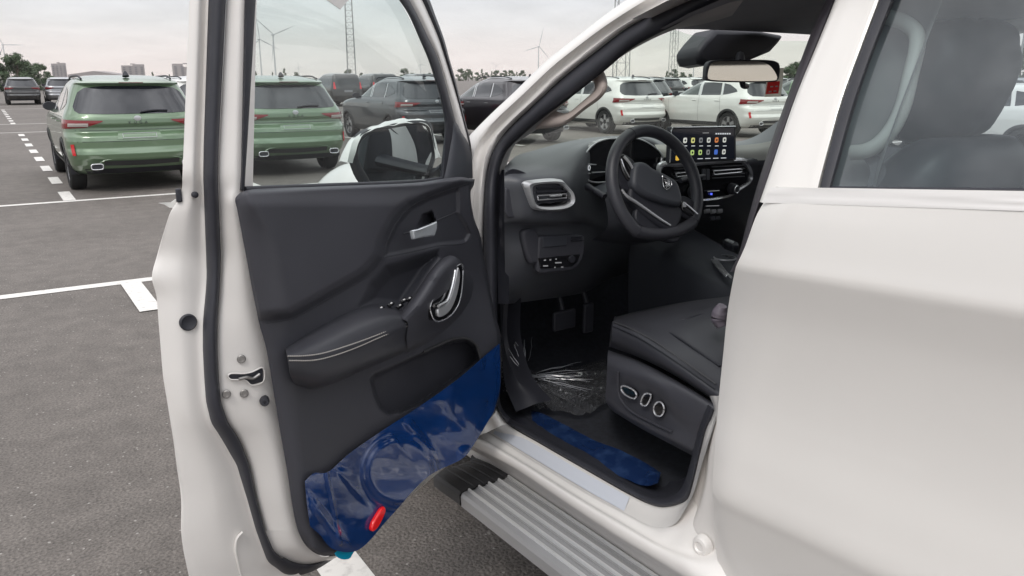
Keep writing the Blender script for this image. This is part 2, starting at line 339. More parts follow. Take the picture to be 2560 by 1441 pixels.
for f in (6.9, 12.1, 28.65, 33.9, 50.4, 55.6): strip('painted_row_line', -60, 90, f - .065, f + .065)
def dashes(r, f0, n, step=2.08, ln=1.0):
    V, F = [], []
    for i in range(n):
        a = f0 + i * step
        if i % 1 == 0:
            b = len(V); V += [lot(r - .075, a, .008), lot(r + .075, a, .008), lot(r + .075, a + ln, .008), lot(r - .075, a + ln, .008)]; F.append((b, b + 1, b + 2, b + 3))
    o = mesh('painted_bay_dashes', V, F, PAINT, smooth=False); tag(o, None, None, kind='structure')
for k in range(-8, 14):
    r = -.45 + 2.52 * k
    dashes(r, 12.16, 8); dashes(r, 33.96, 8); dashes(r, 5.9 - 2.08 * 6, 7)

# ================================================================== the white pickup
TR = empty('pickup_truck', (.95, .6, 0), 'white pickup truck with its front door wide open and dark cabin', 'pickup truck')
def part(name, *a, **k): return None
# ---- A-pillar, roof rail, hinge pillar: white pressed frame of the door opening
seal_out = [(2120, -138), (1960, -95), (1850, -52), (1711, 0), (1651, 26), (1568, 70), (1491, 128), (1411, 191), (1331, 265), (1274, 319), (1245, 354), (1226, 393), (1215, 440), (1210, 500), (1207, 621), (1213, 760), (1222, 900), (1232, 990), (1240, 1019), (1265, 1059)]
sil = [(2015, -188), (1800, -122), (1700, -85), (1568, 0), (1515, 37), (1459, 80), (1410, 118), (1363, 156), (1284, 233), (1240, 274), (1205, 308), (1183, 331), (1170, 345), (1158, 420), (1150, 621), (1155, 760), (1160, 900), (1166, 1010), (1172, 1060), (1177, 1100)]
def lerp2(a, b, t): return [(p[0] * (1 - t) + q[0] * t, p[1] * (1 - t) + q[1] * t) for p, q in zip(a, b)]
rows = [spts(sil, .085), spts(sil, .03), spts(lerp2(sil, seal_out, .10), .006), spts(lerp2(sil, seal_out, .36), .004), spts(lerp2(sil, seal_out, .50), .024), spts(lerp2(sil, seal_out, .62), .030), spts(lerp2(sil, seal_out, .82), .030), spts(seal_out, .055), spts(seal_out, .09)]
body = loft('door_opening_frame', rows, WHITEIN, TR, 110, 40, ang=60)
# ---- opening seal (black bulb strip all the way round the opening)
seal_in = [(2125, -92), (1990, -52), (1900, -25), (1780, 16), (1700, 57), (1580, 121), (1510, 179), (1421, 249), (1344, 306), (1293, 351), (1268, 377), (1252, 415), (1246, 450), (1243, 500), (1243, 621), (1243, 760), (1245, 900), (1248, 985), (1255, 1020), (1277, 1047)]
def bulb(a, b, o0, o1, lift, TRp=TR, name='opening_seal', nu=110):
    rs = []
    for t in np.linspace(0, 1, 7):
        q = lerp2(a, b, t); off = o0 + (o1 - o0) * t - lift * math.sin(math.pi * t) ** .6
        rs.append(spts(q, off))
    return loft(name, rs, RUBBER, TRp, nu, 13, ang=70)
bulb(seal_out, seal_in, .055, .085, .022)
sl_o = [(1265, 1059), (1352, 1109), (1477, 1181), (1571, 1234), (1627, 1262), (1648, 1268), (1668, 1268), (1695, 1262), (1719, 1248), (1735, 1199), (1752, 1128), (1766, 1072), (1786, 1026)]
sl_i = [(1277, 1047), (1372, 1100), (1492, 1166), (1571, 1212), (1627, 1238), (1650, 1243), (1672, 1241), (1690, 1233), (1706, 1216), (1722, 1170), (1738, 1105), (1752, 1055), (1770, 1012)]
def bulbx(a, b, x0, x1, lift, name, nu=70):
    rs = []
    for t in np.linspace(0, 1, 7):
        q = lerp2(a, b, t); rs.append(xpts(q, x0 + (x1 - x0) * t - lift * math.sin(math.pi * t) ** .6))
    return loft(name, rs, RUBBER, TR, nu, 13, ang=70)
bulbx(sl_o, sl_i, .125, .155, .018, 'sill_seal')
# ---- sill: flat tread, ridge, outer rail
rid = [(1199, 1067), (1227, 1084), (1352, 1162), (1477, 1237), (1571, 1287), (1610, 1308), (1640, 1318), (1665, 1319), (1690, 1308), (1712, 1275), (1735, 1230), (1755, 1160), (1790, 1050)]
out_ = [(1177, 1116), (1230, 1143), (1290, 1175), (1415, 1259), (1540, 1341), (1640, 1401), (1705, 1441), (1760, 1476), (1820, 1512), (1860, 1540), (1890, 1560), (1910, 1580), (1925, 1590)]
sl0 = [(1235, 1010)] + sl_o[1:]
seal_l = [(1240, 1030), (1270, 1062), (1352, 1111), (1477, 1183), (1571, 1236), (1620, 1260), (1648, 1268), (1668, 1268), (1695, 1262), (1719, 1248), (1735, 1199), (1752, 1128), (1786, 1026)]
tread = loft('sill_tread', [xpts(seal_l, .125), xpts(lerp2(seal_l, rid, .45), .098), xpts(lerp2(seal_l, rid, .86), .070), xpts(rid, .060)], WHITEIN, TR, 90, 10, ang=60)
xo_ = [0] * 7 + [.0, .010, .026, .042, .052, .056]
def rx(lst, x): return xpts([(a, b, x + o) for (a, b), o in zip(lst, xo_)])
mid = lerp2(rid, out_, .38); mid2 = lerp2(rid, out_, .52)
rail = loft('sill_rail', [rx(rid, .060), rx(lerp2(rid, out_, .06), .050), rx(mid, .030), rx(lerp2(rid, out_, .47), .012), rx(lerp2(rid, out_, .6), .002), rx(lerp2(rid, out_, .92), -.002), rx(out_, .004), rx([(a - 2, b + 7) for a, b in out_], .022)], WHITEIN, TR, 90, 26, ang=60)
# pale protective sticker on the tread
stp = [(1252, 1078), (1352, 1122), (1477, 1194), (1590, 1256), (1576, 1288), (1477, 1230), (1352, 1155), (1240, 1086)]
STK = mat('pale_blue_sticker', (.70, .73, .80), .3, coat=.3)
sa = [(1246, 1062), (1352, 1119), (1477, 1191), (1574, 1243)]; sb = [(1233, 1084), (1352, 1157), (1477, 1232), (1560, 1278)]
loft('tread_sticker', [xpts(sa, .1145), xpts(lerp2(sa, sb, .5), .089), xpts(sb, .062)], STK, TR, 30, 6)
# rocker below the rail, back to the running board
ys = np.linspace(-1.4, 2.35, 20)
loft('rocker_panel', [[(.02, y, .475) for y in (.95, 2.2)], [(.05, y, .42) for y in (.95, 2.2)], [(.09, y, .34) for y in (.95, 2.2)], [(.16, y, .31) for y in (.95, 2.2)]], WHITEIN, TR, 6, 8, ang=60)
# B-pillar lower jamb (white) behind the seal and its round stamping
jb_o = [(1774, 990), (1786, 1026), (1766, 1072), (1752, 1128), (1735, 1199), (1722, 1249), (1700, 1300), (1690, 1330)]
jb_m = [(1800, 990), (1797, 1026), (1783, 1090), (1774, 1140), (1768, 1200), (1755, 1260), (1735, 1320), (1740, 1360)]
jb_e = [(1830, 990), (1815, 1026), (1805, 1090), (1800, 1150), (1797, 1220), (1800, 1300), (1812, 1380), (1830, 1441)]
loft('b_pillar_jamb', [xpts(jb_o, .125), xpts(lerp2(jb_o, jb_m, .3), .095), xpts(lerp2(jb_o, jb_m, .75), .085), xpts(jb_m, .065), xpts(lerp2(jb_m, jb_e, .5), .062), xpts(jb_e, .062)], WHITEIN, TR, 50, 24, ang=60)
c0 = onx(1752, 1366, .046)
lathe('jamb_stamping', c0, (-1, 0, 0), [(.026, -.012), (.024, .0), (.020, .006), (.013, .008), (.010, .004), (0, .004)], WHITEIN, TR, 28)
# ---- running board: ribbed aluminium plank with black end cap and brackets
prof = []                                    # (x, z) across the plank, outer edge first
x0, x1 = -.125, .085; zt = .405
prof += [(x0 + .012, zt - .055), (x0 + .002, zt - .045), (x0, zt - .012), (x0 + .006, zt - .002), (x0 + .014, zt)]
for i in range(5):
    a = x0 + .022 + i * .036
    prof += [(a, zt), (a + .012, zt), (a + .013, zt - .004), (a + .031, zt - .004), (a + .033, zt)]
prof += [(x1 - .006, zt + .002), (x1, zt + .012), (x1 + .01, zt + .03), (x1 + .02, zt + .03), (x1 + .02, zt - .055)]
prof = np.array(prof)
YF = 1.835
V = np.array([[(x, y, z) for x, z in prof] for y in (-1.3, -.4, .4, 1.1, YF)]); nn = len(prof)
F = grid_faces(5, nn, True) + [tuple(range(nn))[::-1], tuple(range(4 * nn, 5 * nn))]
RBD = mesh('running_board', V.reshape(-1, 3), F, ALU, TR, ang=25)
RIBM = mat('polished_rib', (.80, .80, .80), .3, metal=.5)
for i in range(5):
    a = x0 + .022 + i * .036 + .002; rp = [(a, zt - .001), (a + .001, zt + .006), (a + .003, zt + .008), (a + .006, zt + .008), (a + .008, zt + .006), (a + .009, zt - .001)]
    Vr = [(x, y, z) for y in (-1.3, YF - .002) for x, z in rp]; mesh('tread_rib', Vr, grid_faces(2, 6, True) + [tuple(range(6))[::-1], tuple(range(6, 12))], RIBM, RBD, ang=30)
rows = []
for y, k, dz in ((YF + .001, 1.0, .004), (YF + .05, 1.0, .002), (YF + .12, .98, -.004), (YF + .19, .88, -.02), (YF + .225, .72, -.04), (YF + .235, .5, -.06)):
    cx = .03
    rows.append([(cx + (x - cx) * k * 1.02, y, zt - .06 + (z - zt + .06) * (k if z < zt - .02 else 1) + dz) for x, z in prof])
cap = mesh('running_board_cap', np.array(rows).reshape(-1, 3), grid_faces(6, nn, True) + [tuple(range(5 * nn, 6 * nn))], mat('cap_plastic', (.03, .03, .032), .6, bump=(300, .3, 'noise')), TR, ang=30)
for y in (-.9, .3, 1.5): box('step_bracket', (.05, y - .03, .28), (.25, y + .03, .345), DARK, TR, .006)
# ---- interior behind the A-pillar: grey pillar trim and beige grab handle
ws_l = [(1830, 40), (1760, 60), (1686, 75), (1584, 123), (1513, 172), (1430, 242), (1344, 322), (1300, 352), (1284, 367), (1264, 421), (1256, 440)]
ws_s = [(1870, -15), (1780, 16), (1700, 57), (1580, 121), (1510, 179), (1421, 249), (1344, 306), (1293, 351), (1268, 377), (1252, 415), (1248, 436)]
loft('a_pillar_trim', [spts(ws_s, .075), spts(lerp2(ws_s, ws_l, .3), .09), spts(lerp2(ws_s, ws_l, .7), .115), spts(ws_l, .15)], GREYTR, TR, 60, 10)
ho = [(1496, 180), (1506, 174), (1512, 184), (1518, 202), (1517, 224), (1503, 245), (1464, 274), (1427, 303), (1408, 314), (1385, 319), (1355, 322), (1330, 324), (1324, 318), (1345, 300), (1372, 276), (1410, 248), (1450, 215)]
hi_ = [(1474, 203), (1484, 206), (1487, 216), (1484, 228), (1474, 238), (1450, 259), (1427, 278), (1414, 283), (1398, 281), (1388, 275), (1392, 267), (1410, 252), (1440, 228), (1460, 211)]
A_, B_ = cr_spline(ho, 70, True), cr_spline(hi_, 70, True); A_ = np.roll(A_, -np.argmin(A_[:, 0]), 0); B_ = np.roll(B_, -np.argmin(B_[:, 0]), 0)
if poly_sd(*A_.mean(0), ho) and np.sign(np.cross(A_[10] - A_[0], A_[20] - A_[0])) != np.sign(np.cross(B_[10] - B_[0], B_[20] - B_[0])): B_ = np.roll(B_[::-1], 1, 0)
hrows = [side(A_[:, 0], A_[:, 1], np.full(70, .150)), side(A_[:, 0], A_[:, 1], np.full(70, .118))]
for t, o_ in ((.12, .108), (.35, .100), (.65, .100), (.88, .108)): q = A_ * (1 - t) + B_ * t; hrows.append(side(q[:, 0], q[:, 1], np.full(70, o_)))
hrows += [side(B_[:, 0], B_[:, 1], np.full(70, .118)), side(B_[:, 0], B_[:, 1], np.full(70, .150))]
mesh('grab_handle', np.array(hrows).reshape(-1, 3), grid_faces(8, 70, True), BEIGE, TR, ang=60, label='beige plastic grab handle on the windscreen pillar')
# ---- roof, headliner
RX0, RX1 = .27, 1.63
loft('headliner', [[(x, 1.47 + .25 * math.sin(math.pi * (x - .25) / 1.4), 1.716 + .026 * math.sin(math.pi * (x - .25) / 1.4)) for x in np.linspace(.25, 1.65, 9)],
                   [(x, 1.28 + .18 * math.sin(math.pi * (x - .25) / 1.4), 1.772) for x in np.linspace(.25, 1.65, 9)],
                   [(x, .8, 1.785) for x in np.linspace(.24, 1.66, 9)], [(x, 0, 1.79) for x in np.linspace(.24, 1.66, 9)], [(x, -.75, 1.76) for x in np.linspace(.24, 1.66, 9)]], HEADL, TR, 30, 24)
# visors under the front edge of the headliner
def visor(xa, xb): loft('sun_visor', [[(x, 1.46 + .22 * math.sin(math.pi * (x - .25) / 1.4), 1.722) for x in np.linspace(xa, xb, 6)], [(x, 1.40 + .22 * math.sin(math.pi * (x - .25) / 1.4), 1.735) for x in np.linspace(xa, xb, 6)], [(x, 1.28 + .2 * math.sin(math.pi * (x - .25) / 1.4), 1.755) for x in np.linspace(xa, xb, 6)]], HEADL, TR, 16, 8, thick=.018)
visor(1.14, 1.56)
rz = lambda x: 1.815 + .045 * math.sin(math.pi * (x - .2) / 1.5)
loft('roof', [[(x, y, rz(x) + dz) for x in np.linspace(.20, 1.70, 9)] for y, dz in ((1.52, -.075), (1.40, -.04), (1.2, -.01), (.6, .01), (0, .01), (-.6, -.01), (-.78, -.03))], WHITE, TR, 24, 20)
# ---- windscreen: left edge on the pillar, mirrored across the cab
wl = spts([(1686, 75), (1584, 123), (1430, 242), (1344, 322), (1284, 367), (1256, 400)], .145)
wr = wl.copy(); wr[:, 0] = 1.90 - wl[:, 0]
rows = []
for k in (0, .25, .5, .75, 1):
    r = wl * (1 - k) + wr * k; r[:, 1] += .26 * math.sin(math.pi * k); r[:, 2] += .0; rows.append(r)
loft('windscreen', rows, GL_WIND, TR, 24, 24)
# far-side A-pillar and cab side
fp = [(1.58, 1.50, 1.74), (1.66, 1.70, 1.62), (1.76, 1.90, 1.46), (1.83, 2.04, 1.33)]
tube('far_a_pillar', fp, [.035, .04, .045, .06], DARK, TR, 20, 10)
for y, nm in ((.75, 'far_b_pillar'), (-.62, 'far_c_pillar')): tube(nm, [(1.86, y + .05, 1.1), (1.84, y, 1.36), (1.75, y - .03, 1.58), (1.66, y - .05, 1.78)], .055, DARK, TR, 14, 10)
loft('far_cab_side', [[(1.83, y, 1.33) for y in (-.8, .8, 2.05)], [(1.90, y, 1.27) for y in (-.8, .8, 2.05)], [(1.93, y, 1.0) for y in (-.8, .8, 2.05)], [(1.92, y, .6) for y in (-.8, .8, 2.05)], [(1.86, y, .42) for y in (-.8, .8, 2.05)]], WHITE, TR, 8, 16)
loft('far_door_trim', [[(1.825, y, 1.335) for y in (-.8, .8, 2.0)], [(1.78, y, 1.27) for y in (-.8, .8, 2.0)], [(1.74, y, .95) for y in (-.8, .8, 2.0)], [(1.76, y, .55) for y in (-.8, .8, 2.0)]], TRIM, TR, 8, 16)
tube('far_roof_rail', [(1.58, 1.50, 1.74), (1.64, 1.1, 1.79), (1.66, .4, 1.80), (1.66, -.75, 1.78)], .04, WHITE, TR, 14, 8)
box('cab_rear_wall', (.08, -.86, .5), (1.82, -.80, 1.36), DARK, TR, .02)
loft('rear_window', [[(x, -.83, 1.36) for x in (.2, .95, 1.7)], [(x, -.76, 1.76) for x in (.3, .95, 1.6)]], GL_BACK, TR, 6, 4)
# floor, firewall, footwell
box('cabin_floor', (.16, -.8, .44), (1.76, 2.5, .522), CARPET, TR, .01)
loft('footwell_wall', [[(x, 2.30, 1.25) for x in (.12, 1.8)], [(x, 2.42, .9) for x in (.12, 1.8)], [(x, 2.38, .66) for x in (.12, 1.8)], [(x, 2.15, .53) for x in (.12, 1.8)]], CARPET, TR, 6, 12)
ec = [(1247, 425), (1244, 470), (1243, 540), (1243, 650), (1246, 760)]
loft('dash_end_cap', [spts(ec, .083), spts([(a + 8, b) for a, b in ec], .10), ypts([(1272, b, 1.885 if b < 600 else 1.95) for a, b in ec])], DARK, TR, 24, 6)
kick = [(1244, 640), (1250, 760), (1254, 860), (1262, 960), (1290, 1030)]; kick2 = [(1262, 640), (1262, 760), (1262, 850), (1290, 950), (1340, 1010)]
loft('kick_panel', [xpts(kick, .15), xpts(lerp2(kick, kick2, .5), .19), xpts(kick2, .22), xpts([(a + 40, b - 10) for a, b in kick2], .24)], DARK, TR, 20, 10)
loft('inner_sill_trim', [xpts(sl_i[:9], .155), xpts([(a + 14, b - 12) for a, b in sl_i[:9]], .19), xpts([(a + 20, b - 26) for a, b in sl_i[:9]], .24), xpts([(a + 24, b - 40) for a, b in sl_i[:9]], .27)], DARK, TR, 40, 10)
bl1 = [(1282, 1040), (1352, 1083), (1400, 1110), (1480, 1155), (1560, 1196), (1618, 1216), (1645, 1208)]
bl2 = [(1284, 1030), (1330, 1026), (1400, 1056), (1480, 1098), (1560, 1130), (1620, 1162), (1652, 1182)]
def crinkle(s, amp):
    def f(G):
        nr, nc = G.shape[:2]; i, j = np.mgrid[0:nr, 0:nc]
        h = vnoise(i * .45 + s, j * .35, s) + .5 * vnoise(i * 1.1, j * .9 + s, s + 1) - .75
        G = G.copy(); G[..., 2] += amp * h; G[..., 0] -= amp * .5 * h; return G
    return f
BLF2 = two('blue_sill_film', (.008, .022, .075), (.030, .062, .150), 22, .25, .50, .80)
loft('sill_protective_film', [xpts(bl1, .168), xpts(lerp2(bl1, bl2, .4), .20), xpts(bl2, .252)], BLF2, TR, 60, 16, fn=crinkle(3, .0025), label='crinkled blue protective film strip on the sill')
for pq, sz in (((1410, 800), (.05, .035)), ((1470, 795), (.022, .055))):
    c = ony(*pq, 2.12); o = box('pedal', c - np.array([sz[0], .008, sz[1]]), c + np.array([sz[0], .008, sz[1]]), RUBBER, TR, .006)
    tube('pedal_arm', [c + (0, .01, sz[1]), c + (0, .06, .16), c + (0, .1, .3)], .009, DARK, TR, 10, 8)
# ================================================================== front door (open)
fd_anchor = None
# latch side: one loft, from the trim edge out to the skin; each row a boundary traced down the door edge
Yk = [-170, -120, -60, 0, 120, 240, 360, 440, 472, 500, 530, 580, 640, 693, 740, 806, 873, 944, 1008, 1057, 1100, 1164, 1249, 1327, 1376, 1404, 1441, 1480]
def tr(pts): a = np.array(pts, float); return np.interp(Yk, a[:, 1], a[:, 0])
b_sil = tr([(489, -170), (474, 0), (455, 472), (452, 490), (428, 526), (403, 600), (390, 650), (380, 693), (391, 739), (408, 944), (433, 1100), (453, 1249), (453, 1348), (472, 1441), (486, 1500)])
b_s2 = tr([(532, -170), (521, 0), (507, 420), (515, 632), (517, 703), (507, 802), (507, 873), (511, 958), (518, 1036), (539, 1079), (578, 1128), (600, 1185), (624, 1270), (646, 1348), (670, 1404), (705, 1435), (735, 1480)])
b_s1 = tr([(578, -170), (565, 0), (544, 420), (553, 647), (550, 717), (543, 817), (544, 916), (553, 1008), (571, 1057), (600, 1100), (624, 1164), (642, 1249), (663, 1327), (684, 1376), (705, 1395), (740, 1425), (790, 1470)])
b_tr = tr([(622, -170), (612, 0), (602, 470), (592, 500), (612, 613), (650, 810), (667, 871), (690, 1000), (703, 1078), (722, 1186), (735, 1272), (750, 1333), (764, 1376), (716, 1404), (722, 1441), (745, 1480)])
Yk = np.array(Yk, float); lower = np.clip((Yk - 440) / 200, 0, 1)
h_tr = -.012 - .004 * lower; h_s1 = -.040 - .018 * lower; h_s2 = -.062 - .026 * lower; h_o = -.085 - .062 * lower
def drow(xs, h, dx=0): return door(np.asarray(xs) + dx, Yk, h)
def dmix(a, b, t): return a * (1 - t) + b * t
rows_in = [r_[Yk <= 1328] for r_ in (drow(b_tr + 30, h_tr - .012), drow(b_tr + 8, h_tr - .002), drow(b_tr - 3, h_tr - .003), drow(dmix(b_tr, b_s1, .3), dmix(h_tr, h_s1, .22)), drow(dmix(b_tr, b_s1, .7), dmix(h_tr, h_s1, .66)), drow(dmix(b_tr, b_s1, .93), dmix(h_tr, h_s1, .95)), drow(b_s1, h_s1 - .006))]
rows = [drow(b_s1 - 4, h_s1 - .008), drow(b_s2, h_s2 - .004), drow(dmix(b_s2, b_sil, .10), h_s2 - .012), drow(dmix(b_s2, b_sil, .5), dmix(h_s2, h_o, .45)), drow(dmix(b_s2, b_sil, .88), dmix(h_s2, h_o, .86)), drow(dmix(b_s2, b_sil, .97), dmix(h_s2, h_o, .97)), drow(b_sil, h_o), drow(b_sil + 2, h_o - .006)]
FD = loft('front_door', rows, WHITEIN, TR, 150, 60, ang=60, label='white open front door showing latch edge and dark trimmed inner face')
loft('latch_face', rows_in, WHITEIN, FD, 140, 34, ang=60)
# seal bulb along the latch edge, round the bottom corner
ysl = np.linspace(-170, 1404, 60)
so2 = np.interp(ysl, Yk, b_s2); so1 = np.interp(ysl, Yk, b_s1)
rs = []
low = np.clip((ysl - 440) / 200, 0, 1); hh1 = -.040 - .018 * low; hh2 = -.062 - .026 * low
tail2 = [(690, 1420), (713, 1436), (740, 1440), (790, 1425), (880, 1365)]; tail1 = [(705, 1392), (730, 1404), (762, 1411), (800, 1404), (890, 1340)]
for t in np.linspace(0, 1, 9):
    xx = np.r_[dmix(so1, so2, t), [dmix(a[0], b[0], t) for a, b in zip(tail1, tail2)]]; yy = np.r_[ysl + (0 if t < 2 else 0), [dmix(a[1], b[1], t) for a, b in zip(tail1, tail2)]]
    h = np.r_[dmix(hh1, hh2, t), np.full(5, dmix(-.058, -.088, t))] + .020 * math.sin(math.pi * t) ** .55
    rs.append(door(xx, yy, h))
loft('door_edge_seal', rs, RUBBER, FD, 130, 17, ang=70)
cA = [(746, 1327), (752, 1342), (762, 1360), (780, 1376), (805, 1391), (842, 1390)]; cB = [(663, 1327), (672, 1352), (688, 1380), (720, 1401), (765, 1412), (830, 1400)]
loft('bottom_corner', [dpts([(a, b, -.019) for a, b in cA]), dpts([(a, b, -.0255) for a, b in lerp2(cA, cB, .3)]), dpts([(a, b, -.044) for a, b in lerp2(cA, cB, .7)]), dpts([(a, b, -.062) for a, b in cB])], WHITEIN, FD, 40, 12)
# outer skin, bottom hem
e_top = door(b_sil, Yk, h_o)
OUTH = .155
zs = np.linspace(.45, 1.30, 14)
skin = []
for s in np.linspace(.0, .985, 12):
    col = []
    for z in zs:
        bow = .03 * math.sin(math.pi * (z - .45) / 1.1)
        ss = s * (1.0 if z > .62 else 1.0 - .02)
        p = HINGE + DU * (ss - .06) + DN * (.125 + bow * .9); col.append((p[0], p[1], z))
    skin.append(col)
loft('outer_skin', skin, WHITE, FD, 24, 20)
bot = []
for hgt, z0 in ((-.005, .500), (-.03, .475), (-.09, .455), (-.13, .452)):
    bot.append([tuple(HINGE[:2] + (DU * s)[:2] - (DN * hgt)[:2]) + (z0,) for s in np.linspace(-.04, .58, 10)])
loft('bottom_hem', bot, WHITEIN, FD, 20, 8)
# window frame at the front: black channel, white strip, thin outer seal
Yf = np.array([-175, -150, -110, -60, 0, 35, 97, 146, 198, 257, 312, 340, 375, 445])
def tf(pts): a = np.array(pts, float); return np.interp(Yf, a[:, 1], a[:, 0])
f0 = tf([(780, -175), (850, -150), (905, -110), (955, -60), (997, 0), (1020, 35), (1048, 97), (1069, 146), (1086, 198), (1103, 257), (1112, 295), (1111, 333), (1100, 445)])
f1 = tf([(830, -175), (890, -150), (940, -110), (985, -60), (1023, 0), (1042, 35), (1072, 97), (1095, 146), (1111, 198), (1127, 257), (1141, 312), (1148, 340), (1150, 375), (1150, 445)])
f2 = tf([(890, -175), (945, -150), (985, -110), (1022, -60), (1055, 0), (1071, 35), (1097, 97), (1114, 149), (1129, 198), (1147, 257), (1160, 306), (1169, 340), (1176, 375), (1180, 445)])
f3 = tf([(925, -175), (975, -150), (1010, -110), (1043, -60), (1074, 0), (1087, 35), (1110, 97), (1124, 149), (1138, 198), (1152, 257), (1164, 306), (1173, 340), (1179, 375), (1182, 445)])
fr = lambda xs, h: door(xs, Yf, h)
loft('front_window_channel', [fr(f0, -.030), fr(f0 + 3, -.008), fr(dmix(f0, f1, .5), -.004), fr(f1 - 2, -.008), fr(f1, -.02)], RUBBER, FD, 60, 12, ang=60)
loft('front_frame_strip', [fr(f1 - 1, -.022), fr(dmix(f1, f2, .25), -.016), fr(dmix(f1, f2, .75), -.018), fr(f2, -.03)], WHITEIN, FD, 60, 10, ang=60)
loft('front_frame_seal', [fr(f2 - 1, -.032), fr(dmix(f2, f3, .5), -.022), fr(f3, -.04), fr(f3 - 4, -.06)], RUBBER, FD, 60, 8, ang=60)
rr0 = np.interp(Yf, [-175, 0, 470], [652, 640, 614]); rr1 = np.interp(Yf, Yk, b_tr)
Yr = np.array([-175, -100, 0, 120, 240, 360, 440, 476]); q0 = np.interp(Yr, [-175, 0, 476], [652, 640, 613]); q1 = np.interp(Yr, Yk, b_tr)
loft('rear_window_channel', [door(q1 - 1, Yr, -.016), door(q1 + 4, Yr, -.004), door(q0 - 4, Yr, -.006), door(q0, Yr, -.03)], RUBBER, FD, 40, 10, ang=60)
tp0 = [(600, -175), (700, -178), (800, -170), (900, -165)]
loft('top_frame', [dpts([(x, y - 45, -.06) for x, y in tp0]), dpts([(x, y - 40, -.02) for x, y in tp0]), dpts([(x, y, -.01) for x, y in tp0]), dpts([(x, y + 18, -.03) for x, y in tp0])], WHITEIN, FD, 20, 8)
# glass
gt = [(648, -160), (700, -168), (780, -170), (860, -145), (905, -110), (955, -60), (997, 0), (1030, 60), (1069, 146), (1090, 215), (1106, 270), (1113, 320), (1106, 440)]
gb = [(612, 476), (650, 474), (700, 471), (760, 469), (800, 467), (850, 465), (900, 462), (950, 460), (990, 458), (1020, 456), (1050, 455), (1080, 452), (1106, 448)]
loft('door_window_glass', [dpts([(x, y, -.028) for x, y in gt]), dpts([(x, y, -.028) for x, y in lerp2(gt, gb, .5)]), dpts([(x, y + 12, -.028) for x, y in gb])], GL_DOOR, FD, 40, 20)
plate('window_sticker', dpts([(800, -12, -.024), (851, 24, -.024), (880, -10, -.024), (880, -60, -.024), (800, -60, -.024)]), -DN, .0015, mat('white_paper', (.72, .70, .68), .7), FD, 0, label='white paper sticker at the top of the door glass')
tube('belt_weatherstrip', dpts([(612, 474, -.012), (800, 466, -.012), (1050, 455, -.012), (1108, 447, -.012)]), .006, RUBBER, FD, 30, 8)
# sail panel (black triangle at the mirror foot)
loft('sail_panel', [dpts([(1113, 300, -.022), (1122, 330, -.014), (1114, 400, -.010), (1106, 447, -.008)]), dpts([(1124, 292, -.012), (1134, 330, -.002), (1130, 400, .004), (1125, 447, .006)]), dpts([(1143, 310, -.010), (1152, 340, .0), (1160, 390, .006), (1158, 446, .008)]), dpts([(1150, 325, -.02), (1172, 362, -.014), (1179, 400, -.006), (1180, 446, -.004)])], DASH, FD, 20, 16)
# ---- trim panel: height field over the inner face
Lb = [(598, 484), (588, 497), (593, 525), (610, 613), (648, 810), (665, 871), (687, 1000), (700, 1078), (719, 1186), (732, 1272), (747, 1333), (770, 1370), (805, 1390), (842, 1387)]
Rb = [(1187, 449), (1184, 464), (1177, 478), (1184, 541), (1202, 593), (1208, 633), (1240, 794), (1251, 835), (1250, 979), (1238, 1032)]
Tb = [(598, 484), (618, 476), (800, 467), (1050, 456), (1110, 447), (1150, 443), (1187, 449)]
Bb = [(842, 1387), (915, 1335), (1027, 1228), (1161, 1118), (1238, 1032)]
G = coons(Tb, Bb, Lb, Rb, 230, 250); GX, GY = G[..., 0], G[..., 1]
outl = Tb + Rb[1:] + Bb[::-1][1:] + Lb[::-1][1:-1]
pad = [(560, 440), (1230, 430), (1184, 456), (1144, 468), (1067, 496), (1027, 517), (991, 557), (966, 609), (958, 645), (922, 688), (822, 746), (729, 796), (600, 812)]
bez = [(958, 645), (966, 609), (991, 557), (1027, 517), (1067, 496), (1144, 468), (1148, 480), (1148, 533), (1168, 565), (1176, 585), (1164, 607), (1099, 615), (1027, 631)]
rec = [(900, 768), (925, 712), (965, 668), (1095, 628), (1098, 645), (1062, 700), (1010, 778), (960, 775)]
pocket = [(924, 949), (933, 936), (1058, 880), (1131, 850), (1165, 848), (1187, 863), (1200, 902), (1148, 945), (1058, 1010), (1002, 1033), (967, 1038), (948, 1023), (933, 988)]
hpk = [(1045, 572), (1055, 537), (1079, 527), (1092, 560)]
def trim_h(X, Y):
    d = np.maximum(poly_sd(X, Y, outl), 0)
    lx = np.interp(Y, [p[1] for p in Lb[1:]], [p[0] for p in Lb[1:]]); _c = cr_spline([(622, 480), (652, 530), (690, 590), (712, 660), (724, 740), (732, 820), (737, 900), (748, 1020), (764, 1160), (790, 1310)], 200); lc = np.interp(Y, _c[:, 1], _c[:, 0])
    ch = np.clip((X - lx) / np.maximum(lc - lx, 5), 0, 1); ch = np.sin(ch * math.pi / 2) ** .9
    h = .004 + .026 * ch
    h = h + .014 * sstep(poly_sd(X, Y, pad), -5, 16) * ch
    h = h + .010 * sstep(Y, 470, 520) * sstep(poly_sd(X, Y, pad), 0, 30)        # belly of the soft pad
    h = h - .010 * sstep(poly_sd(X, Y, bez), -4, 10)
    h = h - .034 * sstep(poly_sd(X, Y, hpk), -2, 7)
    h = h - .035 * sstep(poly_sd(X, Y, rec), -8, 30)
    h = h + .045 * sstep(Y, 620, 1000) * sstep(X, 1040, 1245)
    h = h + .018 * sstep(Y, 700, 860) * sstep(X, 800, 1100)
    h = h - .055 * sstep(poly_sd(X, Y, pocket), -1, 9)
    h = h * sstep(d, -6, 9) ** .5
    return h
TP = mesh('trim_panel', door(GX, GY, trim_h(GX, GY)).reshape(-1, 3), grid_faces(250, 230), TRIM, FD, ang=70)
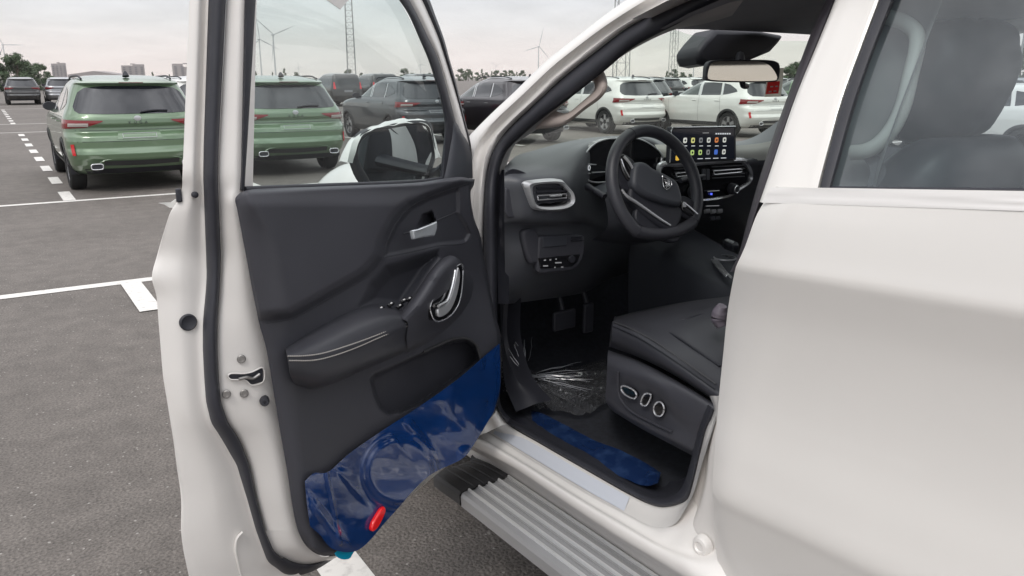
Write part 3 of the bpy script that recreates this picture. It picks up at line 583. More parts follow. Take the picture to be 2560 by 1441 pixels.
def ontrim(lst, add=.0): a = np.array(lst, float); return door(a[:, 0], a[:, 1], trim_h(a[:, 0], a[:, 1]) + add)
def seam(name, pl, r=.0016, add=-.0004, m=DARK):
    q = cr_spline(pl, 60); return tube(name, ontrim(q, add), r, m, FD, 60, 6)
seam('pad_seam', [(650, 810), (729, 796), (822, 746), (922, 688), (958, 645), (966, 609), (991, 557), (1027, 517), (1067, 496), (1144, 468), (1180, 457)])
seam('bezel_seam', [(958, 645), (1027, 631), (1099, 615), (1164, 607), (1176, 585), (1168, 565)])
seam('bezel_crease', [(1008, 585), (1031, 578), (1093, 551), (1144, 529)], .0022, .0, TRIM)
seam('pocket_lip', [(1058, 880), (1131, 849), (1165, 846), (1189, 861), (1203, 902)], .004, .002, TRIM2)
# interior release handle, in its clear protective wrap
hl = dpts([(1031, 575, .076), (1045, 573, .080), (1075, 561, .080), (1094, 552, .076), (1094, 572, .078), (1088, 590, .078), (1060, 593, .078), (1036, 598, .076)])
plate('release_handle', hl, -DN + np.array([0, 0, .35]), .012, mat('wrapped_chrome', (.62, .66, .70), .18, metal=.35, coat=.8, bump=(70, .5, 'noise')), FD, .004, 0, 3)
# armrest
AR = [[(714, 872, .028), (780, 829, .030), (894, 770, .026), (960, 762, .03), (1012, 782, .05), (1040, 800, .03)],
      [(715, 878, .060), (790, 840, .065), (900, 790, .068), (962, 778, .072), (1016, 790, .076), (1045, 800, .045)],
      [(717, 884, .088), (800, 860, .095), (905, 820, .10), (975, 795, .10), (1022, 797, .09), (1050, 802, .06)],
      [(718, 890, .100), (805, 881, .108), (920, 845, .110), (985, 818, .108), (1028, 803, .095), (1055, 806, .066)],
      [(720, 898, .103), (805, 892, .112), (922, 855, .113), (990, 825, .11), (1031, 809, .096), (1058, 812, .066)],
      [(722, 915, .102), (800, 915, .110), (925, 872, .108), (1000, 840, .102), (1034, 828, .088), (1060, 828, .06)],
      [(726, 938, .094), (795, 945, .10), (925, 898, .095), (1000, 866, .088), (1036, 852, .075), (1062, 846, .05)],
      [(732, 953, .075), (792, 964, .08), (922, 914, .072), (1000, 882, .065), (1037, 868, .056), (1064, 860, .035)],
      [(740, 962, .030), (790, 972, .030), (918, 922, .03), (1000, 890, .03), (1037, 874, .035), (1064, 866, .02)]]
loft('armrest', [dpts(r) for r in AR], LEATH, FD, 50, 44, ang=60)
loft('armrest_end', [dpts([r[0] for r in AR]), dpts([(r[0][0] - 1, r[0][1] + (2 if i < 4 else -2), .02) for i, r in enumerate(AR)])], LEATH, FD, 20, 5)
STITCH = mat('grey_stitching', (.42, .40, .38), .7)
def stitches(name, pl, n):
    q = dpts(cr_spline(pl, n * 3 + 2)); V, F = [], []
    for i in range(n):
        a, b = q[i * 3], q[i * 3 + 2]; t = (b - a) / np.linalg.norm(b - a); up = np.cross(t, DN); c = len(V)
        for p in (a, b):
            for k in range(6): an = k * math.pi / 3; V.append(p + .0013 * (math.cos(an) * up + math.sin(an) * -DN))
        F += [(c + k, c + (k + 1) % 6, c + 6 + (k + 1) % 6, c + 6 + k) for k in range(6)]
    o = mesh(name, V, F, STITCH, FD); o['kind'] = 'stuff'; return o
stitches('armrest_stitching', [(719, 891, .103), (761, 890, .109), (805, 884, .113), (862, 867, .115), (922, 846, .115), (1028, 804, .099)], 60)
stitches('armrest_stitching', [(723, 902, .105), (785, 901, .114), (830, 891, .116), (890, 870, .116), (945, 846, .114), (1032, 810, .099)], 58)
# window switches
for i, (a, b) in enumerate(((953, 768), (973, 773), (978, 757), (1000, 762), (1010, 748), (1024, 744))):
    plate('window_switch', dpts([(a - 9, b + 2, .052), (a + 3, b - 5, .046), (a + 11, b, .052), (a - 1, b + 7, .058)]), (DN * -.5 + np.array([0, 0, 1.])), .008, GLOSSB, FD, .002)
    plate('switch_mark', dpts([(a - 3, b + 1, .0535), (a + 1, b - 1.5, .052), (a + 4, b + .5, .0535), (a, b + 3, .0555)]), (DN * -.5 + np.array([0, 0, 1.])), .001, mat('switch_print', (.75, .75, .75), .5), FD, 0)
# pull grip with gloss bezel and chrome insert
PG = [[(985, 806, .05), (1035, 738, .045), (1080, 672, .045), (1104, 648, .03), (1120, 640, .03)],
      [(1000, 796, .090), (1042, 740, .092), (1085, 675, .092), (1110, 648, .07), (1127, 639, .055)],
      [(1010, 800, .106), (1056, 745, .110), (1098, 681, .110), (1122, 654, .095), (1137, 642, .07)],
      [(1020, 808, .107), (1072, 760, .110), (1114, 694, .108), (1136, 664, .095), (1147, 648, .07)],
      [(1016, 840, .101), (1080, 796, .092), (1130, 735, .088), (1155, 688, .075), (1157, 660, .055)],
      [(1018, 866, .083), (1092, 822, .070), (1146, 765, .066), (1170, 700, .055), (1166, 668, .035)],
      [(1022, 884, .04), (1100, 842, .045), (1160, 785, .045), (1184, 710, .04), (1174, 672, .025)]]
loft('pull_grip', [dpts(r) for r in PG], TRIM, FD, 40, 34, ang=60)
def hgrip(x, y): return np.interp(x * .8 - y * .35, [560, 585, 660], [.108, .104, .080])
bz = [(1071, 768), (1091, 727), (1115, 687), (1139, 665), (1154, 663), (1153, 702), (1145, 752), (1124, 788), (1085, 803), (1074, 786)]
bz3 = [(a, b, float(np.interp(a - b * .2, [915, 935, 1010], [.106, .104, .082]))) for a, b in bz]
bp3 = dpts(bz3); cc = bp3.mean(0)
nb = np.cross(bp3[3] - bp3[0], bp3[6] - bp3[0]); nb /= np.linalg.norm(nb); nb = nb if nb @ (CAM - cc) > 0 else -nb
flat = lambda q: q - nb * ((q - cc) @ nb)
bp3 = np.array([flat(q) for q in bp3]) + nb * .004
plate('grip_bezel', bp3, nb, .02, GLOSSB, FD, .003, 40)
tube('bezel_trim_ring', bp3, .0016, CHROME, FD, 60, 6, closed=True)
def onbez(lst, k): return np.array([onpl(a, b, cc + nb * k, nb) for a, b in lst])
tube('grip_chrome', onbez([(1138, 676), (1134, 700), (1124, 738), (1117, 753), (1096, 766)], .010), .0042, CHROME, FD, 40, 8, upv=nb)
plate('grip_blade', onbez([(1147, 668), (1151, 690), (1144, 735), (1126, 777), (1098, 792), (1096, 775), (1119, 760), (1130, 738), (1140, 700)], .009), nb, .01, SILVER, FD, .003, 40)
# ---- blue protective film over the lower trim
fl = [(762, 1203), (786, 1183), (816, 1182), (872, 1135), (954, 1078), (1058, 1010), (1148, 945), (1213, 889), (1249, 859)]
fb = [(775, 1316), (800, 1338), (830, 1372), (890, 1378), (976, 1292), (1070, 1192), (1161, 1143), (1187, 1108), (1234, 1031)]
G2 = coons(fl, fb, [(762, 1203), (766, 1250), (775, 1316)], [(1249, 859), (1251, 940), (1249, 979), (1234, 1031)], 190, 120); FX, FY = G2[..., 0], G2[..., 1]
def film_h(X, Y):
    h = trim_h(np.clip(X, 740, 1246), np.minimum(Y, 1385 - np.clip((X - 842) * .88, 0, 400) - 6)) * .0 + np.interp(Y, [860, 1000, 1400], [.030, .034, .034])
    h = h + .045 * sstep(Y, 620, 1000) * sstep(X, 1040, 1245) + .018 * sstep(X, 800, 1100)
    h = h + .006
    # tension folds running down-left, plus the dome of the speaker behind
    cx, cy = 1000, 1180; r = np.hypot((X - cx) / 95, (Y - cy) / 95)
    h = h + .012 * (1 - sstep(r, .75, 1.05)) + .003 * np.exp(-((r - .98) / .05)**2)
    u = (X - 900) * .62 + (Y - 1200) * .78; v = -(X - 900) * .78 + (Y - 1200) * .62
    wv = vnoise(v / 26 + 30, u / 170 + 30, 5); wv = np.maximum(wv - .56, 0) * 2.2
    h = h + .0085 * wv * sstep(poly_sd(X, Y, fl + fb[::-1]), 0, 25) * (.35 + .65 * sstep(-X, -1120, -1000))
    h = h + .006 * vnoise(X / 75 + 9, Y / 52 + 5, 8) + .0005 * vnoise(X / 17 + 3, Y / 13 + 8, 11)
    h = h + .012 * np.maximum(vnoise(X / 40 + 20, Y / 60 + 9, 14) - .55, 0) * sstep(X, 1090, 1160)
    h = h + .0035 * np.exp(-((line_d(X, Y, [(816, 1182), (832, 1260), (851, 1360)])) / 4)**2)
    return h
mesh('protective_film', door(FX, FY, film_h(FX, FY)).reshape(-1, 3), grid_faces(120, 190), FILMB, FD, ang=180, label='glossy wrinkled blue protective film on the lower door trim')
for pl in ([(838, 1384), (852, 1398), (876, 1396), (884, 1382), (894, 1370), (880, 1366), (850, 1372)], [(1168, 1112), (1180, 1110), (1196, 1084), (1202, 1064), (1190, 1070), (1178, 1090)], [(1224, 1038), (1232, 1036), (1236, 1010), (1230, 1012)]):
    plate('film_edge', dpts([(a, b, .075 if a > 1000 else .03) for a, b in pl]), -DN, .003, CYAN, FD, .001, 24, label='bright cyan loose edge of the protective film')
rr = [(963, 1268), (966, 1277), (958, 1298), (946, 1320), (935, 1330), (931, 1326), (934, 1310), (946, 1288), (956, 1273)]
plate('door_reflector', dpts([(a, b, .064) for a, b in rr]), -DN, .012, REDL, FD, .004, 30, 3, label='red door edge reflector glowing at the film edge')
# ---- latch, screws, bumper, plugs on the white edge
LN = np.cross(door(560, 900, -.05) - door(620, 900, -.02), door(590, 960, -.035) - door(590, 860, -.035)); LN /= np.linalg.norm(LN); LN = LN if LN @ (CAM - door(590, 900, -.03)) > 0 else -LN
def onedge(px, py, lift=0.):
    lift = lift + .006
    x_tr = np.interp(py, Yk, b_tr); x1_ = np.interp(py, Yk, b_s1); t = (x_tr - px) / (x_tr - x1_)
    return door(px, py, -.016 + (-.042) * np.clip(t, 0, 1)) + LN * lift
for p in ((603, 896), (566, 984), (610, 982)):
    lathe('latch_screw', onedge(*p, .0), LN, [(.0085, -.003), (.0085, .002), (.007, .0035), (.0045, .0035), (.004, .001), (0, .001)], SCREWM, FD, 20)
slot = [(570, 936), (574, 932), (612, 931), (630, 927), (656, 917), (657, 951), (628, 960), (612, 948), (576, 946), (571, 942)]
plate('latch_slot', np.array([onedge(a, b, .0035) for a, b in slot]), LN, .004, DARK, FD, .001)
tube('latch_slot_rim', np.array([onedge(a, b, .003) for a, b in slot]), .0016, WHITEIN, FD, 60, 6, closed=True)
tube('latch_claw', np.array([onedge(a, b, .006) for a, b in ((596, 944), (615, 940), (632, 942), (648, 932))]), .0035, SCREWM, FD, 20, 8)
lathe('rubber_bumper', onedge(660, 999, 0), LN, [(.010, -.004), (.0095, .012), (.007, .017), (.003, .017), (.0025, .014), (0, .014)], RUBBER, FD, 20)
LN2 = np.cross(door(420, 806, -.12) - door(500, 806, -.095), door(460, 860, -.105) - door(460, 760, -.105)); LN2 /= np.linalg.norm(LN2); LN2 = LN2 if LN2 @ (CAM - door(460, 800, -.1)) > 0 else -LN2
def onout(px, py, lift=0.):
    a = np.interp(py, Yk, b_s2); b = np.interp(py, Yk, b_sil); t = np.clip((a - px) / (a - b), 0, 1); lo_ = np.clip((py - 440) / 200, 0, 1)
    return door(px, py, dmix(-.062 - .026 * lo_, -.085 - .062 * lo_, t)) + LN2 * lift
lathe('drain_plug', onout(470, 806, .0), LN2, [(.0165, -.004), (.0165, .003), (.014, .005), (.012, .0035), (0, .003)], RUBBER, FD, 26)
lathe('small_plug', onout(485, 487, .004), LN2, [(.006, -.002), (.006, .004), (.003, .006), (0, .006)], RUBBER, FD, 16)
box('frame_clip', onout(447, 489) - np.array([.005, .005, .013]), onout(447, 489) + np.array([.005, .005, .013]), RUBBER, FD, .003)
fl_ = np.array([door(440, 498, -.115), door(428, 506, -.118), door(396, 508, -.13), (door(412, 512, -.125)), door(424, 520, -.12), door(440, 520, -.118)])
plate('film_flap', fl_, -DN, .001, WRAP, FD, 0, label='loose flap of clear film at the door corner')
tube('edge_pressing', [onout(606, 1330, .001), onout(592, 1345, .002), onout(588, 1370, .002), onout(594, 1405, .002), onout(606, 1450, .001)], .003, WHITEIN, FD, 24, 6)
# ---- wing mirror
mg = [(895, 374), (904, 353), (918, 339), (947, 329), (1011, 316), (1054, 313), (1066, 320), (1075, 355), (1079, 384), (1068, 423), (1056, 454), (1020, 458), (931, 460), (918, 440), (904, 417), (896, 394)]
MD = -.24                                    # mirror stands outside the glass
md = lambda l, h: dpts([(a, b, h) for a, b in l])
mo = [(886, 376), (895, 349), (912, 330), (945, 319), (1010, 305), (1058, 302), (1077, 311), (1085, 352), (1090, 386), (1078, 428), (1063, 466), (1020, 472), (925, 470), (903, 446), (892, 420), (885, 396)]
G_ = md(mg, MD); ct = G_.mean(0)
loft('mirror_housing', [np.vstack([md(mo, MD + .01), md(mo, MD + .01)[:1]]), np.vstack([md(mo, MD - .03), md(mo, MD - .03)[:1]]), np.vstack([(lambda q: q + (q.mean(0) - q) * .12)(md(mo, MD - .09)), (lambda q: q + (q.mean(0) - q) * .12)(md(mo, MD - .09))[:1]]), np.vstack([(lambda q: q + (q.mean(0) - q) * .6)(md(mo, MD - .13)), (lambda q: q + (q.mean(0) - q) * .6)(md(mo, MD - .13))[:1]]), np.vstack([(lambda q: q + (q.mean(0) - q) * .97)(md(mo, MD - .14)), (lambda q: q + (q.mean(0) - q) * .97)(md(mo, MD - .14))[:1]])], DARK, FD, 60, 16)
ring('mirror_rim', md(mo, MD + .012), md(mg, MD + .004), -DN, .02, DARK, FD, 60, raised=.006)
# silvered glass, turned so that it looks back along the truck
mtilt = np.array([.06, 0, 0])
_d = (ct - CAM) / np.linalg.norm(ct - CAM); _r = np.array([.30, 1.25, 1.36]) - ct; _r /= np.linalg.norm(_r); _n = _r - _d; _n /= np.linalg.norm(_n)
mgp = np.array([onpl(a, b, ct - DN * -.0 + DN * .012, _n) for a, b in mg])
plate('mirror_glass', mgp, _n, .003, MIRR, FD, 0, 48)
wp_o = [(852, 402), (859, 382), (877, 351), (912, 325), (960, 308), (1005, 297), (1017, 300), (1054, 300), (1067, 306), (1079, 324), (1091, 374), (1100, 394)]
wp_i = [(882, 408), (886, 384), (897, 352), (918, 332), (962, 318), (1005, 309), (1017, 308), (1052, 306), (1066, 312), (1077, 326), (1086, 374), (1088, 396)]
def crk(G):
    nr, nc = G.shape[:2]; i, j = np.mgrid[0:nr, 0:nc]; return G + (vnoise(i * .5 + 4, j * .28, 21)[..., None] - .5) * .007 * (-DN) + (vnoise(i * .4, j * .3, 22)[..., None] - .5) * .006 * np.array([0, 0, 1.])
loft('mirror_wrap', [md(wp_i, MD + .016), md(lerp2(wp_i, wp_o, .5), MD + .012), md(wp_o, MD - .01), md(wp_o, MD - .06), (lambda q: q + (q.mean(0) - q) * .3)(md(wp_o, MD - .13))], WRAP, FD, 60, 18, fn=crk, label='crumpled white plastic wrap over the mirror housing')
tube('mirror_arm', [door(1085, 436, MD - .03), door(1105, 432, -.14), door(1128, 420, -.03)], [.035, .03, .035], DARK, FD, 12, 10, flat=.6)
# ================================================================== rear door
be_f, be_r = onx(1935, 468, .05), onx(2560, 478, .05)
def yz(P, x): return P
def rowline(pf, pr, x, y0=-.55):              # carry a line traced in the photograph on along the truck's flank
    A, B = onx(*pf, x), onx(*pr, x); k = (y0 - A[1]) / (B[1] - A[1]); return A, A + (B - A) * k
edge = [(1900, 506), (1881, 540), (1869, 590), (1850, 628), (1831, 671), (1819, 722), (1812, 774), (1803, 860), (1798, 916), (1786, 1029), (1779, 1130), (1773, 1235), (1779, 1330), (1787, 1405), (1800, 1470)]
def lines():
    L_ = [((1930, 468), (2560, 478), .034), ((1912, 492), (2560, 508), .029), ((1884, 538), (2560, 600), .018), ((1853, 622), (2560, 720), .006), ((1832, 668), (2560, 786), .000), ((1829, 680), (2560, 806), .003),
          ((1812, 774), (2560, 940), .022), ((1800, 890), (2560, 1110), .030), ((1788, 1010), (2560, 1290), .026), ((1778, 1140), (2560, 1470), .010), ((1773, 1232), (2560, 1600), .000), ((1776, 1262), (2560, 1640), .006), ((1784, 1390), (2560, 1810), .028), ((1796, 1452), (2560, 1895), .034)]
    rows = []
    for pf, pr, x in L_:
        A, B = rowline(pf, pr, x)
        t = np.array([0, .012, .03, .1, .3, .6, 1.])[:, None]; r = A * (1 - t) + B * t
        r[0, 0] += .010; r[1, 0] += .003
        rows.append(r)
    back = rows[0].copy()
    return rows
RDrows = lines()
hem = [r.copy() for r in RDrows]
RD = loft('rear_door', RDrows, WHITE, TR, 60, 90, ang=70, label='closed white rear door with two sharp pressed lines')
ed = np.array([r[0] for r in RDrows]); ed2 = ed + np.array([.04, -.012, 0])
loft('rear_door_edge', [ed, ed + np.array([.012, -.002, 0]), ed2 + np.array([.02, 0, 0])], WHITEIN, RD, 50, 6)
# belt film
bf_a = np.linspace(0, 1, 12)
A0, B0 = rowline((1928, 469), (2560, 479), .0335); A1, B1 = rowline((1905, 507), (2560, 528), .0262)
def wav(G):
    nr, nc = G.shape[:2]; i, j = np.mgrid[0:nr, 0:nc]; G = G.copy(); G[..., 0] += -.0008 + (vnoise(i * .5, j * .22, 31) - .5) * .0014; return G
loft('belt_protective_film', [[A0 * (1 - t) + B0 * t for t in bf_a], [(A0 + A1) / 2 * (1 - t) + (B0 + B1) / 2 * t + np.array([-.0005, 0, 0]) for t in bf_a], [A1 * (1 - t) + B1 * t for t in bf_a]], mat('clear_film_white', (.80, .78, .765), .3, coat=.4), RD, 60, 12, fn=wav, label='rippled translucent protective film along the rear door belt')
# window frame of the rear door
pf_o = [(2128, -115), (2089, 0), (2050, 97), (1997, 225), (1960, 330), (1922, 442), (1900, 506)]
pf_i = [(2241, -115), (2200, 0), (2162, 101), (2106, 255), (2080, 350), (2050, 469), (2045, 500)]
ch_i = [(2279, -115), (2237, 0), (2177, 150), (2125, 311), (2100, 400), (2080, 469), (2076, 490)]
loft('window_frame', [spts(pf_o, .05), spts(pf_o, .012), spts(lerp2(pf_o, pf_i, .08), .004), spts(lerp2(pf_o, pf_i, .5), .0), spts(lerp2(pf_o, pf_i, .95), .004), spts(pf_i, .014)], WHITE, RD, 40, 20, ang=60)
loft('window_channel', [spts(pf_i, .006), spts(lerp2(pf_i, ch_i, .2), .002), spts(lerp2(pf_i, ch_i, .8), .006), spts(ch_i, .022)], RUBBER, RD, 40, 8)
ss_o = [(2104, -115), (2065, 0), (2031, 75), (1975, 225), (1937, 330), (1900, 442), (1872, 540), (1845, 640), (1825, 680)]
pf_x = [(2130, -115), (2091, 0), (2053, 97), (2000, 225), (1962, 330), (1925, 442), (1890, 540), (1862, 625), (1838, 680)]
loft('b_pillar_seal', [spts(ss_o, .085), spts(lerp2(ss_o, pf_x, .3), .06), spts(lerp2(ss_o, pf_x, .7), .052), spts(pf_x, .06)], mat('dark_mauve_rubber', (.040, .034, .042), .5), TR, 60, 10)
tpf = [onpl(2235, -175, (0, 0, 1.80), (0, 0, 1))]
loft('window_top_frame', [[(flank_x(z) + o_, y, z) for y in (.98, .5, 0, -.5, -.8)] for z, o_ in ((1.765, .03), (1.77, .008), (1.81, .0), (1.835, .03))], WHITE, RD, 16, 10)
gA = [onx(2060, 505, .06), onx(2560, 505, .06)]
gz0 = lambda y: 1.405 + (.86 - y) * .095
rows = []
for k, dz in ((0, -.02), (.33, 0), (.66, 0), (1., 0)):
    r = []
    for y in (.98, .7, .4, 0, -.4, -.7):
        z = (gz0(y) + dz) * (1 - k) + 1.78 * k; r.append((flank_x(z) + .022, y, z))
    rows.append(r)
loft('rear_door_glass', rows, GL_REAR, RD, 30, 16)
tube('belt_strip', [(flank_x(gz0(y)) + .012, y, gz0(y) - .004) for y in (.86, .5, .1, -.5)], .007, RUBBER, RD, 20, 8)
# B-pillar inner trim and its grab handle, seen through the glass
loft('b_pillar_trim', [[(.14 + o1, .93 - (z - .6) * .0, z) if z < 1.38 else (.14 + o1 + (z - 1.38) * .45, .93, z) for z in (.6, 1., 1.38, 1.78)] for o1 in (0., .05)] + [[(.20, .86, z) if z < 1.38 else (.20 + (z - 1.38) * .45, .86, z) for z in (.6, 1., 1.38, 1.78)], [(.13, .80, z) if z < 1.38 else (.13 + (z - 1.38) * .45, .80, z) for z in (.6, 1., 1.38, 1.78)]], GREYTR, TR, 20, 12)
gh = [(2180, 30), (2215, 42), (2262, 58), (2290, 82), (2293, 115), (2278, 183), (2257, 267), (2232, 320), (2200, 358), (2165, 378), (2130, 382)]
tube('b_pillar_grab_handle', spts(gh, .10), .0145, mat('pale_beige_plastic', (.50, .49, .46), .5), TR, 60, 14)
loft('seat_belt', [spts([(2135, 380), (2160, 400), (2175, 430), (2165, 470)], .12), spts([(2165, 376), (2200, 395), (2215, 430), (2190, 475)], .12)], mat('belt_webbing', (.12, .12, .13), .7), TR, 16, 4)
# ================================================================== dashboard
DR = [[(1262, 418, 1.97), (1290, 391, 2.03), (1333, 377, 2.09), (1424, 353, 2.13), (1485, 344, 2.15), (1543, 340, 2.17), (1640, 338, 2.20), (1760, 343, 2.17), (1840, 354, 2.12), (1890, 340, 2.02), (1950, 300, 1.92)],
      [(1262, 424, 1.93), (1296, 420, 1.93), (1345, 402, 1.97), (1424, 368, 2.03), (1485, 350, 2.06), (1543, 343, 2.08), (1640, 346, 2.10), (1760, 365, 2.06), (1840, 372, 2.00), (1890, 365, 1.94), (1950, 345, 1.86)],
      [(1261, 430, 1.89), (1296, 440, 1.86), (1345, 432, 1.87), (1410, 415, 1.90), (1470, 370, 1.97), (1530, 349, 2.00), (1630, 356, 2.00), (1680, 395, 1.97), (1790, 398, 1.93), (1870, 392, 1.90), (1950, 375, 1.83)],
      [(1261, 450, 1.87), (1300, 452, 1.84), (1345, 449, 1.84), (1410, 446, 1.85), (1455, 420, 1.93), (1520, 400, 2.02), (1620, 400, 2.03), (1680, 412, 1.98), (1790, 404, 1.92), (1870, 402, 1.88), (1950, 400, 1.83)],
      [(1261, 500, 1.87), (1305, 500, 1.84), (1350, 510, 1.84), (1420, 510, 1.85), (1455, 490, 1.93), (1520, 470, 2.03), (1620, 460, 2.05), (1680, 450, 2.00), (1790, 450, 1.95), (1880, 450, 1.91), (1950, 450, 1.87)],
      [(1261, 550, 1.88), (1305, 548, 1.85), (1350, 552, 1.85), (1420, 550, 1.86), (1460, 545, 1.92), (1520, 545, 2.00), (1620, 520, 2.03), (1700, 510, 2.02), (1790, 510, 1.98), (1880, 510, 1.95), (1950, 510, 1.92)],
      [(1261, 572, 1.90), (1305, 570, 1.90), (1350, 568, 1.90), (1420, 566, 1.90), (1460, 566, 1.94), (1520, 580, 2.00), (1620, 560, 2.05), (1700, 540, 2.06), (1790, 545, 2.04), (1880, 550, 2.00), (1950, 550, 1.98)],
      [(1262, 640, 1.93), (1315, 630, 1.90), (1350, 625, 1.89), (1420, 620, 1.90), (1465, 620, 1.95), (1520, 620, 2.05), (1620, 600, 2.12), (1700, 590, 2.15), (1790, 590, 2.15), (1880, 590, 2.1), (1950, 590, 2.05)],
      [(1262, 720, 1.98), (1315, 700, 1.95), (1350, 690, 1.94), (1420, 680, 1.96), (1465, 670, 2.00), (1520, 660, 2.12), (1620, 640, 2.2), (1700, 630, 2.22), (1790, 625, 2.22), (1880, 620, 2.2), (1950, 620, 2.15)],
      [(1262, 762, 2.06), (1315, 755, 2.06), (1350, 750, 2.08), (1420, 740, 2.12), (1465, 730, 2.15), (1520, 700, 2.24), (1620, 670, 2.3), (1700, 660, 2.32), (1790, 650, 2.32), (1880, 650, 2.3), (1950, 650, 2.3)]]
DB = loft('dashboard', [ypts(r) for r in DR], mat('dash_plastic_lit', (.080, .084, .096), .42, bump=(500, .1, 'voronoi'), var=.06, vscale=6), TR, 130, 90, ang=60, label='dark dashboard with air vents, instrument hood and centre panel')  # same dash plastic, lightened: sky light through the windscreen put into its colour
# windscreen demister outlet near the pillar
o_ = ypts([(1262, 434), (1280, 424), (1300, 428), (1318, 438), (1310, 445), (1290, 444)], 1.875)
plate('demister_outlet', o_, (-.15, -.6, .75), .006, DARK, DB, .001, 30); tube('demister_ring', o_, .0015, DASH, DB, 30, 6, closed=True)
def vent(outer, inner, y, name='air_vent', slats=4, chrome=None):
    O, I = ypts(outer, y), ypts(inner, y - .004)
    ring(name + '_bezel', O, I, (0, -1, 0), .03, SILVER, DB, 64, raised=.008)
    plate(name + '_cavity', ypts(inner, y + .012), (0, -1, 0), .01, GLOSSB, DB, 0, 48)
vent([(1308, 460), (1313, 455), (1335, 451), (1404, 450), (1414, 460), (1436, 487), (1436, 508), (1418, 523), (1358, 528), (1334, 522), (1324, 503), (1313, 475)], [(1332, 468), (1340, 463), (1404, 461), (1412, 469), (1428, 490), (1428, 505), (1414, 514), (1360, 518), (1343, 513), (1336, 500)], 1.828)
def slat(pa, pb, y, r=.0035, m=DARK): tube('vent_slat', ypts([pa, pb], y), r, m, DB, 4, 6, lin=True)
for a, b in (((1342, 471), (1408, 468)), ((1341, 481), (1418, 478)), ((1344, 506), (1424, 500))): slat(a, b, 1.832)
tube('vent_chrome_frame', ypts([(1344, 490), (1416, 485), (1417, 495), (1345, 501)], 1.826), .002, CHROME, DB, 40, 6, closed=True, lin=True)
tube('vent_tab', ypts([(1376, 491), (1404, 489)], 1.822), .003, CHROME, DB, 6, 8, lin=True)
# instrument cluster
clo = [(1456, 410), (1458, 392), (1467, 377), (1488, 358), (1512, 349), (1550, 346), (1592, 347), (1625, 362), (1650, 383), (1656, 395), (1652, 418), (1640, 440), (1560, 450), (1470, 452), (1458, 430)]
cl = ypts(clo, 1.965)
plate('instrument_screen', cl, (0, -1, 0), .02, GLOSSB, DB, 0, 60); tube('cluster_rim', cl + np.array([0, -.004, 0]), .0028, SILVER, DB, 90, 8, closed=True)
tube('cluster_chrome_edge', ypts([(1655, 395), (1652, 412), (1645, 430)], 1.955), .005, CHROME, DB, 12, 8)
TXT = mat('screen_white', (.8, .8, .8), .5, emit=((.9, .95, 1.), .5))
def text(body, px, py, y, size, m, parent, name='lettering', al='CENTER'):
    c = bpy.data.curves.new(name, 'FONT'); c.body = body; c.size = size; c.align_x = al; c.align_y = 'CENTER'; c.extrude = .0002
    o = bpy.data.objects.new(name, c); COL.objects.link(o); dg = bpy.context.evaluated_depsgraph_get(); me = bpy.data.meshes.new_from_object(o.evaluated_get(dg)); bpy.data.objects.remove(o)
    me.materials.clear(); me.materials.append(m); P = ony(px, py, y); o = bpy.data.objects.new(name, me); link(o, parent)
    o.location = P - np.array(root_of(parent).location); o.rotation_euler = (math.pi / 2, 0, 0); return o
text('0', 1473, 421, 1.955, .024, TXT, DB, 'speed_reading')
for a, b in (((1470, 411), (1490, 412)), ((1460, 434), (1475, 434)), ((1480, 432), (1514, 430))): tube('cluster_bar', ypts([a, b], 1.957), .0022, SILVER, DB, 4, 6, lin=True)
# centre panel: silver frame, vents, knobs
cpo = [(1650, 412), (1700, 407), (1800, 399), (1858, 396), (1870, 400), (1877, 412), (1883, 438), (1880, 455), (1850, 477), (1822, 493), (1795, 500), (1730, 506), (1680, 508), (1655, 500), (1648, 450)]
cpi = [(1656, 421), (1700, 418), (1800, 410), (1856, 407), (1864, 410), (1870, 420), (1877, 438), (1874, 452), (1846, 473), (1820, 488), (1793, 495), (1730, 501), (1682, 502), (1662, 496), (1655, 450)]
YC = 1.885
plate('centre_panel', ypts(cpo, YC + .006), (0, -1, 0), .03, GLOSSB, DB, 0, 60); ring('centre_panel_frame', ypts(cpo, YC), ypts(cpi, YC), (0, -1, 0), .012, CHROME, DB, 110, raised=.004)
loft('centre_panel_top', [ypts([(1650, 414), (1700, 409), (1800, 401), (1862, 398)], YC - .004), ypts([(1652, 404), (1700, 400), (1800, 394), (1856, 392)], YC + .03)], SILVER, DB, 16, 4)
for xa, xb in ((1690, 1728), (1784, 1855)):
    sl = lambda x: 431 - (x - 1784) * .062
    for dy in (-13, -5, 8, 15): slat((xa - 4, sl(xa) + dy), (xb + 6, sl(xb) + dy), YC - .001, .0026)
    tube('vent_chrome_frame', ypts([(xa, sl(xa) - 3), (xb, sl(xb) - 4), (xb, sl(xb) + 4), (xa + 2, sl(xa) + 6)], YC - .004), .0022, CHROME, DB, 50, 6, closed=True, lin=True)
for a in (1761, 1771): plate('hazard_switch', ypts([(a - 4, 423), (a + 4, 423), (a + 4, 450), (a - 4, 451)], YC - .002), (0, -1, 0), .006, DASH, DB, .002)
for a, b, r in ((1731, 479, .020), (1828, 472, .018)):
    c = ony(a, b, YC); lathe('climate_knob', c, (0, -1, 0), [(r * 1.15, -.002), (r * 1.1, .012), (r, .014), (r * .95, .024), (r * .8, .026), (0, .026)], DARK, DB, 28); lathe('knob_ring', c + np.array([0, -.0265, 0]), (0, -1, 0), [(r * .62, 0), (r * .74, .002), (r * .80, 0)], CHROME, DB, 28, caps=False)
tube('climate_trim', ypts([(1769, 479), (1798, 477)], YC - .002), .0016, SILVER, DB, 4, 6, lin=True)
plate('defrost_lamp', ypts([(1777, 483), (1781, 483), (1781, 488), (1777, 488)], YC), (0, -1, 0), .002, mat('blue_led', (.05, .05, .4), .4, emit=((.1, .15, 1.), 1.2)), DB, 0)
